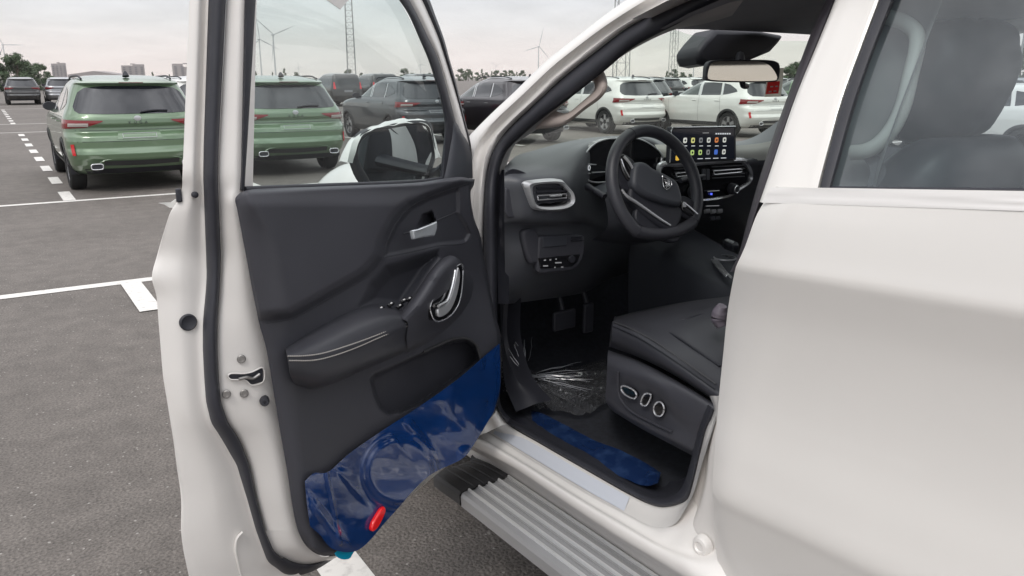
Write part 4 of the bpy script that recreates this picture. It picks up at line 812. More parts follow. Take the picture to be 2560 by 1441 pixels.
tube('climate_trim', ypts([(1718, 504), (1742, 504)], YC - .004), .0026, CHROME, DB, 4, 6, lin=True)
tube('climate_trim', ypts([(1765, 516), (1797, 515)], YC), .0018, SILVER, DB, 4, 6, lin=True)
for i, (a, b) in enumerate(((1770, 527), (1785, 528), (1801, 527), (1782, 546), (1795, 545))):
    plate('toggle_switch', ypts([(a - 6, b - 4), (a + 6, b - 5), (a + 7, b + 4), (a - 5, b + 5)], 1.93), (0, -.8, .5), .012, SILVER if i < 3 else DASH, DB, .002)
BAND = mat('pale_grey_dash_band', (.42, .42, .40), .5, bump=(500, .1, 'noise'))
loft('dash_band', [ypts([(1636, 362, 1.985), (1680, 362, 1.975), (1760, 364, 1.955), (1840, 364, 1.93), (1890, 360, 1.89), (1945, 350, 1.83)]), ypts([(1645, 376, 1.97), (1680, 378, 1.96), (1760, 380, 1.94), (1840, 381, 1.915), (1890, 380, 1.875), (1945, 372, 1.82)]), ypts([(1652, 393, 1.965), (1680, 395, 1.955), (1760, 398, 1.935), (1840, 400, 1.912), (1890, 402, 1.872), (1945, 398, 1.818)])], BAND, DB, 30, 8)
# touch screen tablet standing on the panel
YS = 1.875
scr = [(1678, 319), (1838, 316), (1839, 399), (1674, 407)]
plate('touch_screen', ypts([(1676, 318), (1840, 315), (1841, 401), (1672, 409)], YS), (0, -1, 0), .016, DARK, DB, .003); tube('screen_rim', ypts([(1675, 407), (1679, 319.5), (1838, 316.5)], YS - .002), .0025, CHROME, DB, 30, 6, lin=True)
SCR = mat('screen_black', (.004, .004, .006), .1, coat=.8, emit=((.02, .025, .04), .25))
plate('screen_face', ypts([(1682, 323), (1835, 320), (1836, 397), (1678, 404)], YS - .0035), (0, -1, 0), .001, SCR, DB, 0)
ICO = {'white': (.85, .87, .80), 'yellow': (.85, .83, .30), 'green': (.55, .75, .25), 'orange': (.95, .32, .10), 'grey': (.25, .26, .27), 'blue': (.08, .20, .75), 'amber': (1., .62, .08)}
def icon(px, py, colr, s=.0088, dot=True):
    m = mat('icon_' + colr, ICO[colr], .5, emit=(ICO[colr], .5)); c = ony(px, py, YS - .0045)
    q = [c + s * np.array([math.copysign(abs(math.cos(t)) ** .5, math.cos(t)), 0, math.copysign(abs(math.sin(t)) ** .5, math.sin(t))]) for t in np.linspace(0, 2 * math.pi, 20, endpoint=False)]
    o = plate('app_icon', q, (0, -1, 0), .0006, m, DB, 0)
    if dot: lathe('icon_glyph', c + np.array([0, -.0003, 0]), (0, -1, 0), [(s * .45, 0), (s * .42, .0006), (0, .0006)], SCR, DB, 10)
for i, cc_ in enumerate(('white', 'yellow', 'grey', 'white', 'orange', 'white')): icon(1713 + 19.7 * i, 351.5 - .25 * i, cc_)
for i, cc_ in enumerate(('green', 'green', 'grey', 'blue', 'white')): icon(1731 + 19.7 * i, 382 - .5 * i, cc_, dot=i != 3)
icon(1694, 395, 'amber', .009, False)
for i in range(6): plate('icon_caption', ypts([(1709 + 19.7 * i, 364.5), (1718 + 19.7 * i, 364.2), (1718 + 19.7 * i, 366), (1709 + 19.7 * i, 366.3)], YS - .0045), (0, -1, 0), .0004, TXT, DB, 0)
for i in range(4): plate('icon_caption', ypts([(1744 + 19.5 * i, 396.5 - .6 * i), (1757 + 19.5 * i, 396.2 - .6 * i), (1757 + 19.5 * i, 398 - .6 * i), (1744 + 19.5 * i, 398.3 - .6 * i)], YS - .0045), (0, -1, 0), .0004, TXT, DB, 0)
for a, b in ((1757, 1772),): plate('status_text', ypts([(a, 332), (b, 331.7), (b, 333.5), (a, 333.8)], YS - .0045), (0, -1, 0), .0004, mat('icon_dim', (.4, .4, .4), .5, emit=((.5, .5, .5), .4)), DB, 0)
for i in range(7): plate('status_icon', ypts([(1789 + 5.6 * i, 333), (1793 + 5.6 * i, 333), (1793 + 5.6 * i, 336.5), (1789 + 5.6 * i, 336.5)], YS - .0045), (0, -1, 0), .0004, TXT, DB, 0)
# lower driver panel: fuse lid, switch bank
plate('fuse_cover', ypts([(1264, 470), (1298, 478), (1304, 520), (1306, 545), (1270, 545), (1263, 530)], 1.858), (0, -1, 0), .01, TRIM, DB, .004, 0)
plate('lower_pod', ypts([(1308, 580), (1330, 572), (1347, 582), (1350, 620), (1348, 655), (1330, 662), (1318, 640)], 1.885), (0, -1, 0), .03, TRIM, DB, .01, 36, 3)
plate('switch_bank', ypts([(1347, 592), (1360, 590), (1420, 588), (1462, 590), (1465, 620), (1460, 645), (1446, 668), (1430, 678), (1352, 686), (1344, 680), (1345, 620)], 1.882), (0, -1, 0), .03, TRIM, DB, .008, 0, 3)
plate('coin_lid', ypts([(1357, 593), (1418, 589), (1417, 615), (1358, 619)], 1.879), (0, -1, 0), .004, DASH, DB, .002)
for b in (594, 602): tube('lid_slot', ypts([(1428, b), (1455, b - 2)], 1.879), .002, DARK, DB, 4, 6, lin=True)
plate('switch_face', ypts([(1346, 646), (1400, 641), (1450, 636), (1444, 655), (1430, 667), (1352, 672)], 1.8785), (0, -1, 0), .004, GLOSSB, DB, .001)
PRN = mat('switch_symbols', (.55, .56, .58), .5)
for a, b, ww in ((1360, 650, 5), (1374, 649, 4), (1389, 647, 3), (1358, 664, 12), (1386, 668, 3), (1403, 667, 5), (1388, 656, 16), (1427, 645, 5)):
    plate('switch_symbol', ypts([(a, b), (a + ww, b - .5), (a + ww, b + 2.5), (a, b + 3)], 1.877), (0, -1, 0), .0005, PRN, DB, 0)
lathe('mirror_knob', ony(1428, 648, 1.878), (0, -1, 0), [(.012, 0), (.011, .008), (0, .009)], DARK, DB, 18)
tube('column_stalk', ypts([(1470, 468, 1.88), (1490, 478, 1.80), (1512, 492, 1.76)]), [.012, .008, .009], DARK, DB, 16, 10)
tube('column_stalk', ypts([(1760, 440, 1.80), (1730, 444, 1.76), (1700, 452, 1.74)]), [.006, .007, .008], DARK, DB, 16, 10)
loft('column_shroud', [ypts([(1480, 470, 1.93), (1560, 440, 1.93), (1660, 440, 1.93), (1700, 480, 1.93)]), ypts([(1510, 490, 1.80), (1570, 450, 1.74), (1650, 450, 1.74), (1690, 490, 1.78)]), ypts([(1520, 560, 1.80), (1580, 560, 1.74), (1650, 560, 1.74), (1690, 540, 1.78)]), ypts([(1480, 600, 1.95), (1560, 610, 1.95), (1650, 600, 1.95), (1700, 560, 1.95)])], DASH, TR, 24, 16)
# ================================================================== steering wheel
WC = onx(1640, 466, .49); tl = R_(21)
WN = np.array([0, -math.cos(tl), math.sin(tl)]); WA = np.array([1., 0, 0]); WB = np.array([0, math.sin(tl), math.cos(tl)])
def wpt(px, py, k=0.): return onpl(px, py, WC + WN * k, WN)
path = []
for t in np.linspace(0, 2 * math.pi, 72, endpoint=False):
    a, b = .171 * math.cos(t), .171 * math.sin(t)
    if b < -.125: b = -.125 - (abs(b) - .125) * .45
    path.append(WC + a * WA + b * WB)
SW = tube('steering_wheel', path, .0185, LEATH, TR, 120, 16, closed=True, upv=WN, label='black leather steering wheel with flattened bottom')
for t in (1.9, .25, 3.95, 5.5):
    a = np.array([math.cos(t), math.sin(t)]) * .171
    if a[1] < -.125: a[1] = -.125 - (abs(a[1]) - .125) * .45
    c = WC + a[0] * WA + a[1] * WB; rd = a / np.linalg.norm(a); 
    tube('rim_seam', [c + .0192 * (math.cos(q) * (rd[0] * WA + rd[1] * WB) + math.sin(q) * WN) for q in np.linspace(0, 2 * math.pi, 20, endpoint=False)], .0008, DARK, SW, 20, 5, closed=True)
hub = [(1590, 412), (1597, 404), (1618, 406), (1634, 418), (1669, 435), (1695, 453), (1704, 475), (1709, 500), (1704, 514), (1680, 512), (1640, 500), (1606, 484), (1586, 462), (1585, 440)]
hb = plate('airbag_cover', np.array([wpt(a, b, .03) for a, b in hub]), WN, .05, DASH, SW, .014, 60, 4)
plate('lower_hub', np.array([wpt(a, b, .012) for a, b in ((1586, 455), (1606, 480), (1640, 500), (1700, 516), (1708, 530), (1700, 560), (1680, 580), (1655, 570), (1600, 525), (1575, 490))]), WN, .035, DARK, SW, .01, 50, 3)
for nm, pl in (('left_spoke', [(1545, 395), (1560, 385), (1590, 410), (1590, 465), (1580, 480), (1555, 470), (1542, 440)]), ('right_spoke', [(1700, 495), (1715, 490), (1750, 520), (1752, 545), (1735, 550), (1700, 535)]), ('lower_spoke', [(1600, 510), (1690, 560), (1700, 600), (1680, 606), (1640, 590), (1590, 550)])):
    plate(nm, np.array([wpt(a, b, .004) for a, b in pl]), WN, .02, DARK, SW, .005, 30)
plate('left_button_pod', np.array([wpt(a, b, .012) for a, b in ((1551, 390), (1558, 385), (1584, 412), (1586, 445), (1578, 455), (1560, 432))]), WN, .016, GLOSSB, SW, .004, 30)
plate('right_button_pod', np.array([wpt(a, b, .012) for a, b in ((1706, 502), (1716, 506), (1744, 532), (1746, 542), (1730, 540), (1708, 524))]), WN, .016, GLOSSB, SW, .004, 30)
tube('button_chrome', np.array([wpt(a, b, .015) for a, b in ((1553, 398), (1562, 422), (1574, 444))]), .002, CHROME, SW, 16, 6); tube('button_chrome', np.array([wpt(a, b, .016) for a, b in ((1560, 392), (1574, 408), (1583, 424))]), .004, SILVER, SW, 16, 6)
tube('button_chrome', np.array([wpt(a, b, .016) for a, b in ((1709, 506), (1726, 520), (1744, 536))]), .0026, CHROME, SW, 16, 6); plate('button_chrome_key', np.array([wpt(a, b, .017) for a, b in ((1708, 506), (1716, 508), (1716, 518), (1709, 518))]), WN, .004, SILVER, SW, .001)
tube('chrome_spoke_trim', np.array([wpt(a, b, .016) for a, b in ((1554, 474), (1566, 490), (1590, 506), (1616, 524), (1650, 548), (1676, 564))]), [.004, .0055, .005, .0045, .004, .003], CHROME, SW, 40, 8)
0 and tube('lower_spoke_trim', np.array([wpt(a, b, .010) for a, b in ((1594, 531), (1602, 534), (1606, 524))]), .004, SILVER, SW, 10, 8)
# shield badge with the lion's head
sh = [(1656, 441), (1668, 446), (1679, 454), (1679, 463), (1674, 470), (1667, 475), (1660, 469), (1657, 456)]
plate('badge_shield', np.array([wpt(a, b, .0335) for a, b in sh]), WN, .004, GLOSSB, SW, .0005); tube('badge_rim', np.array([wpt(a, b, .034) for a, b in sh]), .0013, CHROME, SW, 50, 6, closed=True, lin=True)
for st_ in ([(1660, 449), (1665, 451), (1669, 450)], [(1669, 450), (1673, 454), (1676, 456)], [(1661, 453), (1665, 456), (1664, 461)], [(1666, 454), (1668, 459), (1666, 466)], [(1670, 454), (1671, 460), (1669, 467)], [(1673, 457), (1674, 462), (1671, 468)], [(1663, 463), (1666, 468), (1667, 471)]):
    tube('badge_lion_stroke', np.array([wpt(a, b, .0345) for a, b in st_]), [.0013, .0017, .0008], CHROME, SW, 10, 6)
# ================================================================== interior mirror, camera pod, hang tag
pod = [(1795, 76), (1745, 127), (1752, 156), (1772, 163), (1880, 150), (1938, 128), (1962, 92), (1900, 82)]
def onm(px, py, x): return onx(px, py, x)
plate('camera_pod', ypts([(1792, 72), (1766, 100), (1746, 126), (1747, 145), (1753, 160), (1772, 164), (1840, 154), (1882, 150), (1930, 130), (1950, 108), (1966, 88), (1900, 76)], 1.72), (0, -1, .1), .10, DARK, TR, .02, 0, 3)
ri = [(1766, 186), (1768, 165), (1775, 154), (1850, 150), (1940, 153), (1950, 160), (1951, 185), (1946, 202), (1935, 205), (1780, 203), (1766, 199)]
MN = np.array([-.40, -.92, .022]); MC = ony(1855, 178, 1.60)
onmir = lambda l, k=0.: np.array([onpl(a, b, MC + MN * k, MN) for a, b in l])
RM = plate('interior_mirror', onmir(ri), MN, .03, DARK, TR, .006, 60, 3, label='rear view mirror reflecting a pale ridged surface')
plate('mirror_face', onmir([(1769, 190), (1773, 170), (1779, 158), (1850, 153), (1908, 156), (1928, 168), (1942, 190), (1943, 199), (1930, 202), (1780, 200), (1770, 197)], .002), MN, .001, None, RM, 0, 60)
RM.children[0].data.materials.clear()
MF = mat('mirror_face_ribbed', (.66, .62, .55), .03, metal=1.); RM.children[0].data.materials.append(MF)
tube('mirror_stem', ypts([(1855, 205, 1.60), (1858, 214, 1.61), (1866, 216, 1.63)]), .009, DARK, RM, 10, 8)
tube('mirror_mount', ypts([(1850, 160, 1.62), (1850, 140, 1.68)]), .014, DARK, TR, 6, 8, lin=True)
HT = empty('hanging_tag', ony(1935, 245, 1.66), 'beige paper tag with red panel and white marks behind the rear view mirror', 'tag')
tg = [(1942, 171), (1960, 170), (1952, 242), (1911, 243), (1914, 204)]
def paper(name, c):
    m = mat(name, c, .8); t = m.node_tree; b = t.nodes['Principled BSDF']; tl_ = t.nodes.new('ShaderNodeBsdfTranslucent'); tl_.inputs[0].default_value = (*c, 1); mx = t.nodes.new('ShaderNodeMixShader'); mx.inputs[0].default_value = .5
    t.links.new(b.outputs[0], mx.inputs[1]); t.links.new(tl_.outputs[0], mx.inputs[2]); t.links.new(mx.outputs[0], t.nodes['Material Output'].inputs[0]); return m
def sheet(name, pts_, m): V = np.asarray(pts_); return mesh(name, V, [tuple(range(len(V)))], m, HT, smooth=False)
sheet('tag_card', ypts([(1942, 171), (1960, 170), (1957, 203), (1918, 204)], 1.66), paper('tag_paper', (.74, .68, .60)))
sheet('tag_border', ypts([(1916, 204), (1957, 203), (1952, 242), (1911, 243)], 1.6605), paper('tag_paper', (.74, .68, .60)))
sheet('tag_red_panel', ypts([(1919, 205), (1950, 203.5), (1946, 234), (1914, 236)], 1.658), paper('tag_red', (.85, .05, .05)))
for a, b in ((1926, 216), (1938, 215), (1922, 228), (1934, 227)): plate('tag_mark', ypts([(a, b), (a + 7, b - .5), (a + 7, b + 2.5), (a, b + 3)], 1.6566), (0, -1, 0), .0005, mat('tag_white', (.75, .70, .66), .7), HT, 0)
# ================================================================== driver seat
ST = empty('seat_anchor', (0, 0, 0), '', ''); bpy.data.objects.remove(ST)
cu = [[(1542, 792, .62), (1596, 778, .62), (1721, 754, .62), (1817, 742, .62), (1900, 730, .62)],
      [(1538, 797, .48), (1596, 785, .48), (1721, 772, .48), (1817, 770, .48), (1900, 765, .48)],
      [(1537, 800, .40), (1600, 798, .38), (1700, 806, .36), (1800, 850, .36), (1900, 900, .36)],
      [(1535, 803, .34), (1600, 818, .31), (1690, 850, .29), (1795, 915, .28), (1900, 985, .28)],
      [(1534, 806, .30), (1598, 832, .26), (1682, 884, .24), (1790, 960, .235), (1900, 1035, .235)],
      [(1531, 822, .27), (1597, 852, .235), (1681, 905, .215), (1788, 980, .21), (1900, 1060, .21)],
      [(1528, 850, .265), (1597, 880, .235), (1681, 925, .215), (1786, 996, .21), (1900, 1075, .21)],
      [(1526, 868, .29), (1597, 894, .26), (1681, 936, .24), (1785, 1002, .235), (1900, 1080, .235)]]
SEAT = loft('driver_seat', [xpts(r) for r in cu], LEATH, TR, 60, 60, ang=70, label='black leather driver seat with power adjustment switches')
loft('cushion_front', [xpts([r[0] for r in cu]), xpts([(r[0][0] - 3, r[0][1] + (8 if i < 4 else 0), r[0][2] + .10) for i, r in enumerate(cu)]), xpts([(1560, 870, .7)] * len(cu))], LEATH, SEAT, 24, 10)
tube('cushion_piping', xpts([(1534, 806, .298), (1565, 817, .272), (1598, 833, .257), (1640, 856, .245), (1682, 885, .238), (1740, 925, .234), (1790, 961, .232)]), .0025, mat('seat_piping', (.06, .06, .066), .5), SEAT, 50, 6)
tube('cushion_seam', xpts([(1532, 816, .274), (1597, 845, .236), (1681, 898, .216), (1788, 973, .211)]), .0016, DARK, SEAT, 40, 6)
for pl in ([(1645, 822, .36), (1700, 806, .38), (1760, 790, .45), (1810, 785, .50)], [(1740, 895, .30), (1775, 880, .34), (1812, 872, .40)], [(1645, 822, .345), (1700, 852, .30), (1800, 920, .285)]):
    tube('seat_groove', xpts(pl) + np.array([-.005, -.004, .007]), .0032, DARK, SEAT, 30, 6)
sp = [[(1521, 876, .30), (1596, 902, .27), (1681, 946, .25), (1790, 1012, .245), (1900, 1085, .245)],
      [(1519, 890, .25), (1596, 914, .225), (1681, 958, .20), (1790, 1022, .195), (1900, 1095, .195)],
      [(1518, 915, .225), (1560, 930, .205), (1640, 958, .19), (1740, 1040, .185), (1900, 1130, .185)],
      [(1516, 960, .220), (1550, 975, .215), (1640, 1010, .21), (1720, 1080, .19), (1900, 1180, .185)],
      [(1514, 1000, .225), (1545, 1012, .215), (1630, 1052, .205), (1700, 1092, .19), (1900, 1200, .185)],
      [(1522, 1016, .235), (1548, 1030, .215), (1610, 1062, .20), (1690, 1104, .19), (1900, 1215, .185)],
      [(1534, 1030, .26), (1560, 1046, .24), (1610, 1076, .225), (1690, 1118, .215), (1900, 1230, .21)]]
loft('seat_side_cover', [xpts(r) for r in sp], TRIM, SEAT, 50, 50, ang=60)
loft('seat_side_front', [xpts([r[0] for r in sp]), xpts([(r[0][0] + 2, r[0][1], .40) for r in sp])], TRIM, SEAT, 16, 6)
def swt(pl, x, nm):
    q = xpts(pl, x); plate(nm, q, (-1, 0, 0), .012, GLOSSB, SEAT, .003, 36); tube('switch_chrome', q + np.array([-.001, 0, 0]), .0024, CHROME, SEAT, 50, 6, closed=True)
swt([(1555, 966), (1570, 968), (1588, 979), (1592, 988), (1588, 996), (1575, 994), (1560, 984), (1554, 974)], .200, 'slide_switch')
swt([(1612, 986), (1622, 984), (1628, 988), (1618, 1012), (1608, 1014), (1603, 1008)], .197, 'recline_switch')
swt([(1648 + 13 * math.cos(t), 1023 + 18 * math.sin(t)) for t in np.linspace(0, 2 * math.pi, 14, endpoint=False)], .194, 'lumbar_switch')
tube('side_cover_rib', xpts([(1545, 930, .200), (1548, 990, .207), (1570, 1022, .205), (1640, 1062, .195), (1680, 1080, .187)]), .003, TRIM, SEAT, 40, 6)
# backrest, headrest
bk = []
for z, y, hw, th in ((.93, 1.02, .24, .10), (1.1, .95, .25, .11), (1.3, .88, .24, .10), (1.42, .84, .21, .09), (1.475, .82, .15, .06), (1.485, .81, .06, .02)):
    bk.append([(.50 + hw * math.copysign(abs(math.cos(t)) ** .6, math.cos(t)), y + th * math.copysign(abs(math.sin(t)) ** .7, math.sin(t)), z) for t in np.linspace(0, 2 * math.pi, 25)])
loft('backrest', bk, LEATH, SEAT, 48, 30, ang=70)
hr = []
HC = onx(2385, 205, .50)
for z, k, dy in ((-.125, .30, .02), (-.115, .62, .015), (-.08, .86, .008), (-.02, 1., 0), (.05, 1., -.005), (.095, .9, -.01), (.118, .6, -.015), (.122, .2, -.015)):
    hr.append([(HC[0] + .155 * k * math.copysign(abs(math.cos(t)) ** .7, math.cos(t)), HC[1] + .085 * k * math.copysign(abs(math.sin(t)) ** .8, math.sin(t)) + dy, HC[2] + z) for t in np.linspace(0, 2 * math.pi, 25)])
def lump(G):
    nr, nc = G.shape[:2]; i, j = np.mgrid[0:nr, 0:nc]; c = G.mean((0, 1)); d = G - c; return G + d * ((vnoise(i * .35, (j % (nc - 1)) * .3, 41) - .5) * .09)[..., None]
loft('headrest', hr, LEATH, SEAT, 48, 30, ang=80, fn=lump)
for dx in (-.07, .07): tube('headrest_post', [(HC[0] + dx, HC[1], HC[2] - .10), (HC[0] + dx, HC[1], HC[2] - .26)], .007, SILVER, SEAT, 6, 8, lin=True)
bw = xpts([(1806, 765, .33), (1800, 780, .33), (1798, 800, .33), (1804, 818, .33)])
BK = tube('wrapped_buckle', bw, [.012, .020, .021, .012], mat('mauve_plastic_bag', (.16, .14, .17), .35, coat=.4, bump=(60, .8, 'noise')), TR, 20, 12, label='seat belt buckle wrapped in thin plastic')
# passenger seat (simple, same build)
for dx in (.90,):
    pc = [[(x + .95 - .0, y, z) for y, z in ((1.50, .93), (1.30, .95), (1.0, .93))] for x, z in ((.02, 0),)]
    rows = [[(1.18 - .0, 1.55, .70), (1.18, 1.2, .72), (1.18, .95, .72)], [(1.17, 1.57, .90), (1.17, 1.2, .93), (1.17, .95, .92)], [(1.23, 1.55, .95), (1.23, 1.2, .95), (1.23, .95, .94)], [(1.42, 1.55, .935), (1.42, 1.2, .93), (1.42, .95, .92)], [(1.62, 1.55, .95), (1.62, 1.2, .95), (1.62, .95, .94)], [(1.68, 1.55, .90), (1.68, 1.2, .92), (1.68, .95, .92)], [(1.68, 1.55, .70), (1.68, 1.2, .70), (1.68, .95, .7)]]
    PS = loft('passenger_seat', rows, LEATH, TR, 20, 40, ang=60, label='black leather passenger seat')
    loft('backrest', [[(p[0] + .92, p[1], p[2]) for p in r] for r in bk], LEATH, PS, 40, 24)
    loft('headrest', [[(p[0] + .92, p[1] + .02, p[2] - .03) for p in r] for r in hr], LEATH, PS, 40, 24)
RB_ = loft('rear_bench', [[(x, -.10, .60) for x in (.2, .95, 1.7)], [(x, -.08, .88) for x in (.2, .95, 1.7)], [(x, -.45, .90) for x in (.2, .95, 1.7)], [(x, -.62, 1.0) for x in (.2, .95, 1.7)], [(x, -.72, 1.42) for x in (.2, .95, 1.7)], [(x, -.78, 1.42) for x in (.2, .95, 1.7)]], LEATH, TR, 16, 30, label='black leather rear bench')
# ================================================================== centre console
CS = loft('centre_console', [[(.80, y, z) for y, z in ((2.1, .60), (1.7, .60), (1.2, .60))], [(.79, y, z) for y, z in ((2.1, 1.02), (1.7, .93), (1.2, .93))], [(.81, y, z) for y, z in ((2.1, 1.05), (1.7, .95), (1.2, .95))], [(1.08, y, z) for y, z in ((2.1, 1.05), (1.7, .95), (1.2, .95))], [(1.11, y, z) for y, z in ((2.1, 1.0), (1.7, .92), (1.2, .92))], [(1.11, y, z) for y, z in ((2.1, .6), (1.7, .6), (1.2, .6))]], DASH, TR, 20, 30, ang=50)
def con(px, py, z=.975): return onz(px, py, z)
plate('console_silver_trim', np.array([con(a, b, .985) for a, b in ((1762, 634), (1772, 626), (1820, 618), (1822, 624), (1776, 634), (1800, 655), (1822, 684), (1815, 690), (1790, 665))]), (0, 0, 1), .008, CHROME, CS, .002, 0)
tube('console_edge_trim', np.array([con(a, b, .98) for a, b in ((1728, 612), (1762, 640), (1800, 668), (1828, 694))]), .004, SILVER, CS, 20, 8)
plate('shift_lever', np.array([con(a, b, 1.06) for a, b in ((1806, 600), (1818, 594), (1846, 606), (1848, 613), (1834, 614), (1812, 606))]), (-.3, -.3, 1), .03, DARK, CS, .006, 0); plate('shift_lever_cap', np.array([con(a, b, 1.064) for a, b in ((1812, 600), (1820, 597), (1836, 604), (1832, 608))]), (-.3, -.3, 1), .004, SILVER, CS, .001)
lathe('cup_holder', con(1812, 646, .985), (0, 0, 1), [(.036, .004), (.040, .004), (.041, 0), (.038, -.002)], SILVER, CS, 24, caps=False)
# ================================================================== plastic floor cover (loose, thin and shiny)
PLM = glass('thin_plastic', (.86, .87, .9), 5., .05, (.7, .72, .78))
PLM.node_tree.nodes['Glossy BSDF'].inputs['Roughness'].default_value = .08
FP = coons([(1256, 812, 0), (1290, 860, 0), (1330, 930, 0), (1420, 925, 0), (1515, 900, 0)], [(1262, 1010, 0), (1320, 1020, 0), (1390, 1030, 0), (1460, 1040, 0), (1520, 1010, 0)], [(1256, 812, 0), (1252, 900, 0), (1262, 1010, 0)], [(1515, 900, 0), (1520, 960, 0), (1520, 1010, 0)], 110, 80)
X, Y = FP[..., 0], FP[..., 1]
A1_ = sstep(-X, -1360, -1290)
B_floor = np.array([[onz(a, b, .540) for a, b in zip(r, s)] for r, s in zip(X, Y)]); B_wall = np.array([[onx(a, b, .245) for a, b in zip(r, s)] for r, s in zip(X, Y)])
PL = B_floor * (1 - A1_[..., None]) + B_wall * A1_[..., None]
rad = np.hypot(X - 1320, (Y - 945) * 1.2); an = np.arctan2(Y - 945, X - 1320)
fold = .018 * (np.abs(vnoise(an * 14 + 40, rad / 90 + 4, 51) - .5) * 2) * sstep(rad, 10, 70) + .02 * vnoise(X / 9, Y / 11, 52) * A1_ + .008 * vnoise(X / 6, Y / 5, 53)
PL = PL + fold[..., None] * np.array([-.45, -.35, .8])
fc = mesh('floor_cover_sheet', PL.reshape(-1, 3), grid_faces(80, 110), PLM, None, ang=30); tag(fc, 'crumpled clear plastic sheet covering the driver footwell floor', 'plastic sheet')
CRS = mat('crease_glint_pale', (.55, .57, .62), .25, coat=.6)  # pale threads painted in for the glints along the sheet's folds
for i in range(22):
    a0 = RNG.uniform(-.45, .55) if i < 15 else RNG.uniform(-2.4, -1.2); r0 = RNG.uniform(4, 40); r1 = r0 + RNG.uniform(40, 150 if i < 15 else 90)
    pts_ = []
    for q in np.linspace(r0, r1, 6):
        px_, py_ = 1318 + q * math.cos(a0) * 1.0 + RNG.uniform(-2, 2), 943 + q * math.sin(a0) * (.55 if i < 15 else 1.0) + RNG.uniform(-2, 2)
        px_, py_ = min(max(px_, 1258), 1512), min(max(py_, 815), 1030); t_ = float(sstep(np.array(-px_), -1360, -1290)); pts_.append(onz(px_, py_, .552) * (1 - t_) + onx(px_, py_, .235) * t_ + np.array([-.012, -.01, .012]))
    tube('crease_glint', pts_, [.0004, .0013, .0009, .0003], CRS, fc, 12, 5)
# ================================================================== nose, bed and wheels of the truck
fe = []
for y, z0, xo in ((2.08, 1.27, .02), (2.4, 1.255, .005), (2.8, 1.235, .0), (3.2, 1.19, .03), (3.55, 1.08, .10), (3.68, .92, .18)):
    b_ = .075 * math.exp(-((y - 2.95) / .42) ** 2); fe.append([(.95, y + .04, z0 - .0), (.45, y + .02, z0 - .015), (.26, y, z0 - .02), (.14 + xo, y, z0 - .01 + b_), (.05 + xo, y, z0 - .035 + b_), (-.02 + xo, y, z0 - .13 + b_), (.0 + xo, y, .86)])
loft('hood_and_fender', fe, WHITE, TR, 40, 40, ang=60)
loft('far_fender', [[(1.90 - p[0], p[1], p[2]) for p in r] for r in fe], WHITE, TR, 40, 30, ang=60)
for sx in (0, 1):
    m_ = (lambda p: p) if not sx else (lambda p: (1.90 - p[0], p[1], p[2]))
    pts = []
    for t in np.linspace(0, math.pi, 20): pts.append((t, 3.0 + .46 * math.cos(t), .46 * math.sin(t) + .40))
    loft('lower_fender', [[m_((.004, y, .87)) for _, y, z in pts], [m_((.004, y, max(z, .42))) for _, y, z in pts], [m_((.05, y, max(z, .42))) for _, y, z in pts]], WHITE, TR, 40, 8, lin=True)
    loft('fender_rear', [[m_((.006, y, z)) for z in (1.2, .9, .48)] for y in (2.06, 2.30, 2.55)], WHITE, TR, 12, 8)
loft('front_bumper', [[(x, 3.72 - .28 * abs((x - .95) / .95) ** 2.5, z) for x in np.linspace(.02, 1.88, 12)] for z in (.40, .6, .8, .95)], WHITE, TR, 30, 10)
bd = .56
BEDY = (-1.0, -2.55)
for nm, x in (('bed_side', .0), ('bed_side', 1.90)): loft(nm, [[(x + (.03 if x == 0 else -.03), y, 1.33) for y in BEDY], [(x, y, 1.2) for y in BEDY], [(x, y, .9) for y in BEDY], [(x, y, .62) for y in BEDY]], WHITE, TR, 6, 8, thick=.04)
box('bed_floor', (.04, -2.55, .78), (1.86, -1.0, .84), DARK, TR, .01); box('tailgate', (.04, -2.60, .75), (1.86, -2.55, 1.33), WHITE, TR, .015)
loft('cab_corner', [[(.03, y, 1.45) for y in (-.55, -.9)], [(.0, y, 1.2) for y in (-.55, -.9)], [(.0, y, .9) for y in (-.55, -.9)], [(.02, y, .48) for y in (-.55, -.9)]], WHITE, TR, 6, 10, thick=.03)
TYRE = mat('tyre_rubber', (.018, .018, .019), .85, bump=(90, .4, 'noise')); RIM = mat('alloy', (.50, .50, .52), .3, metal=.9)
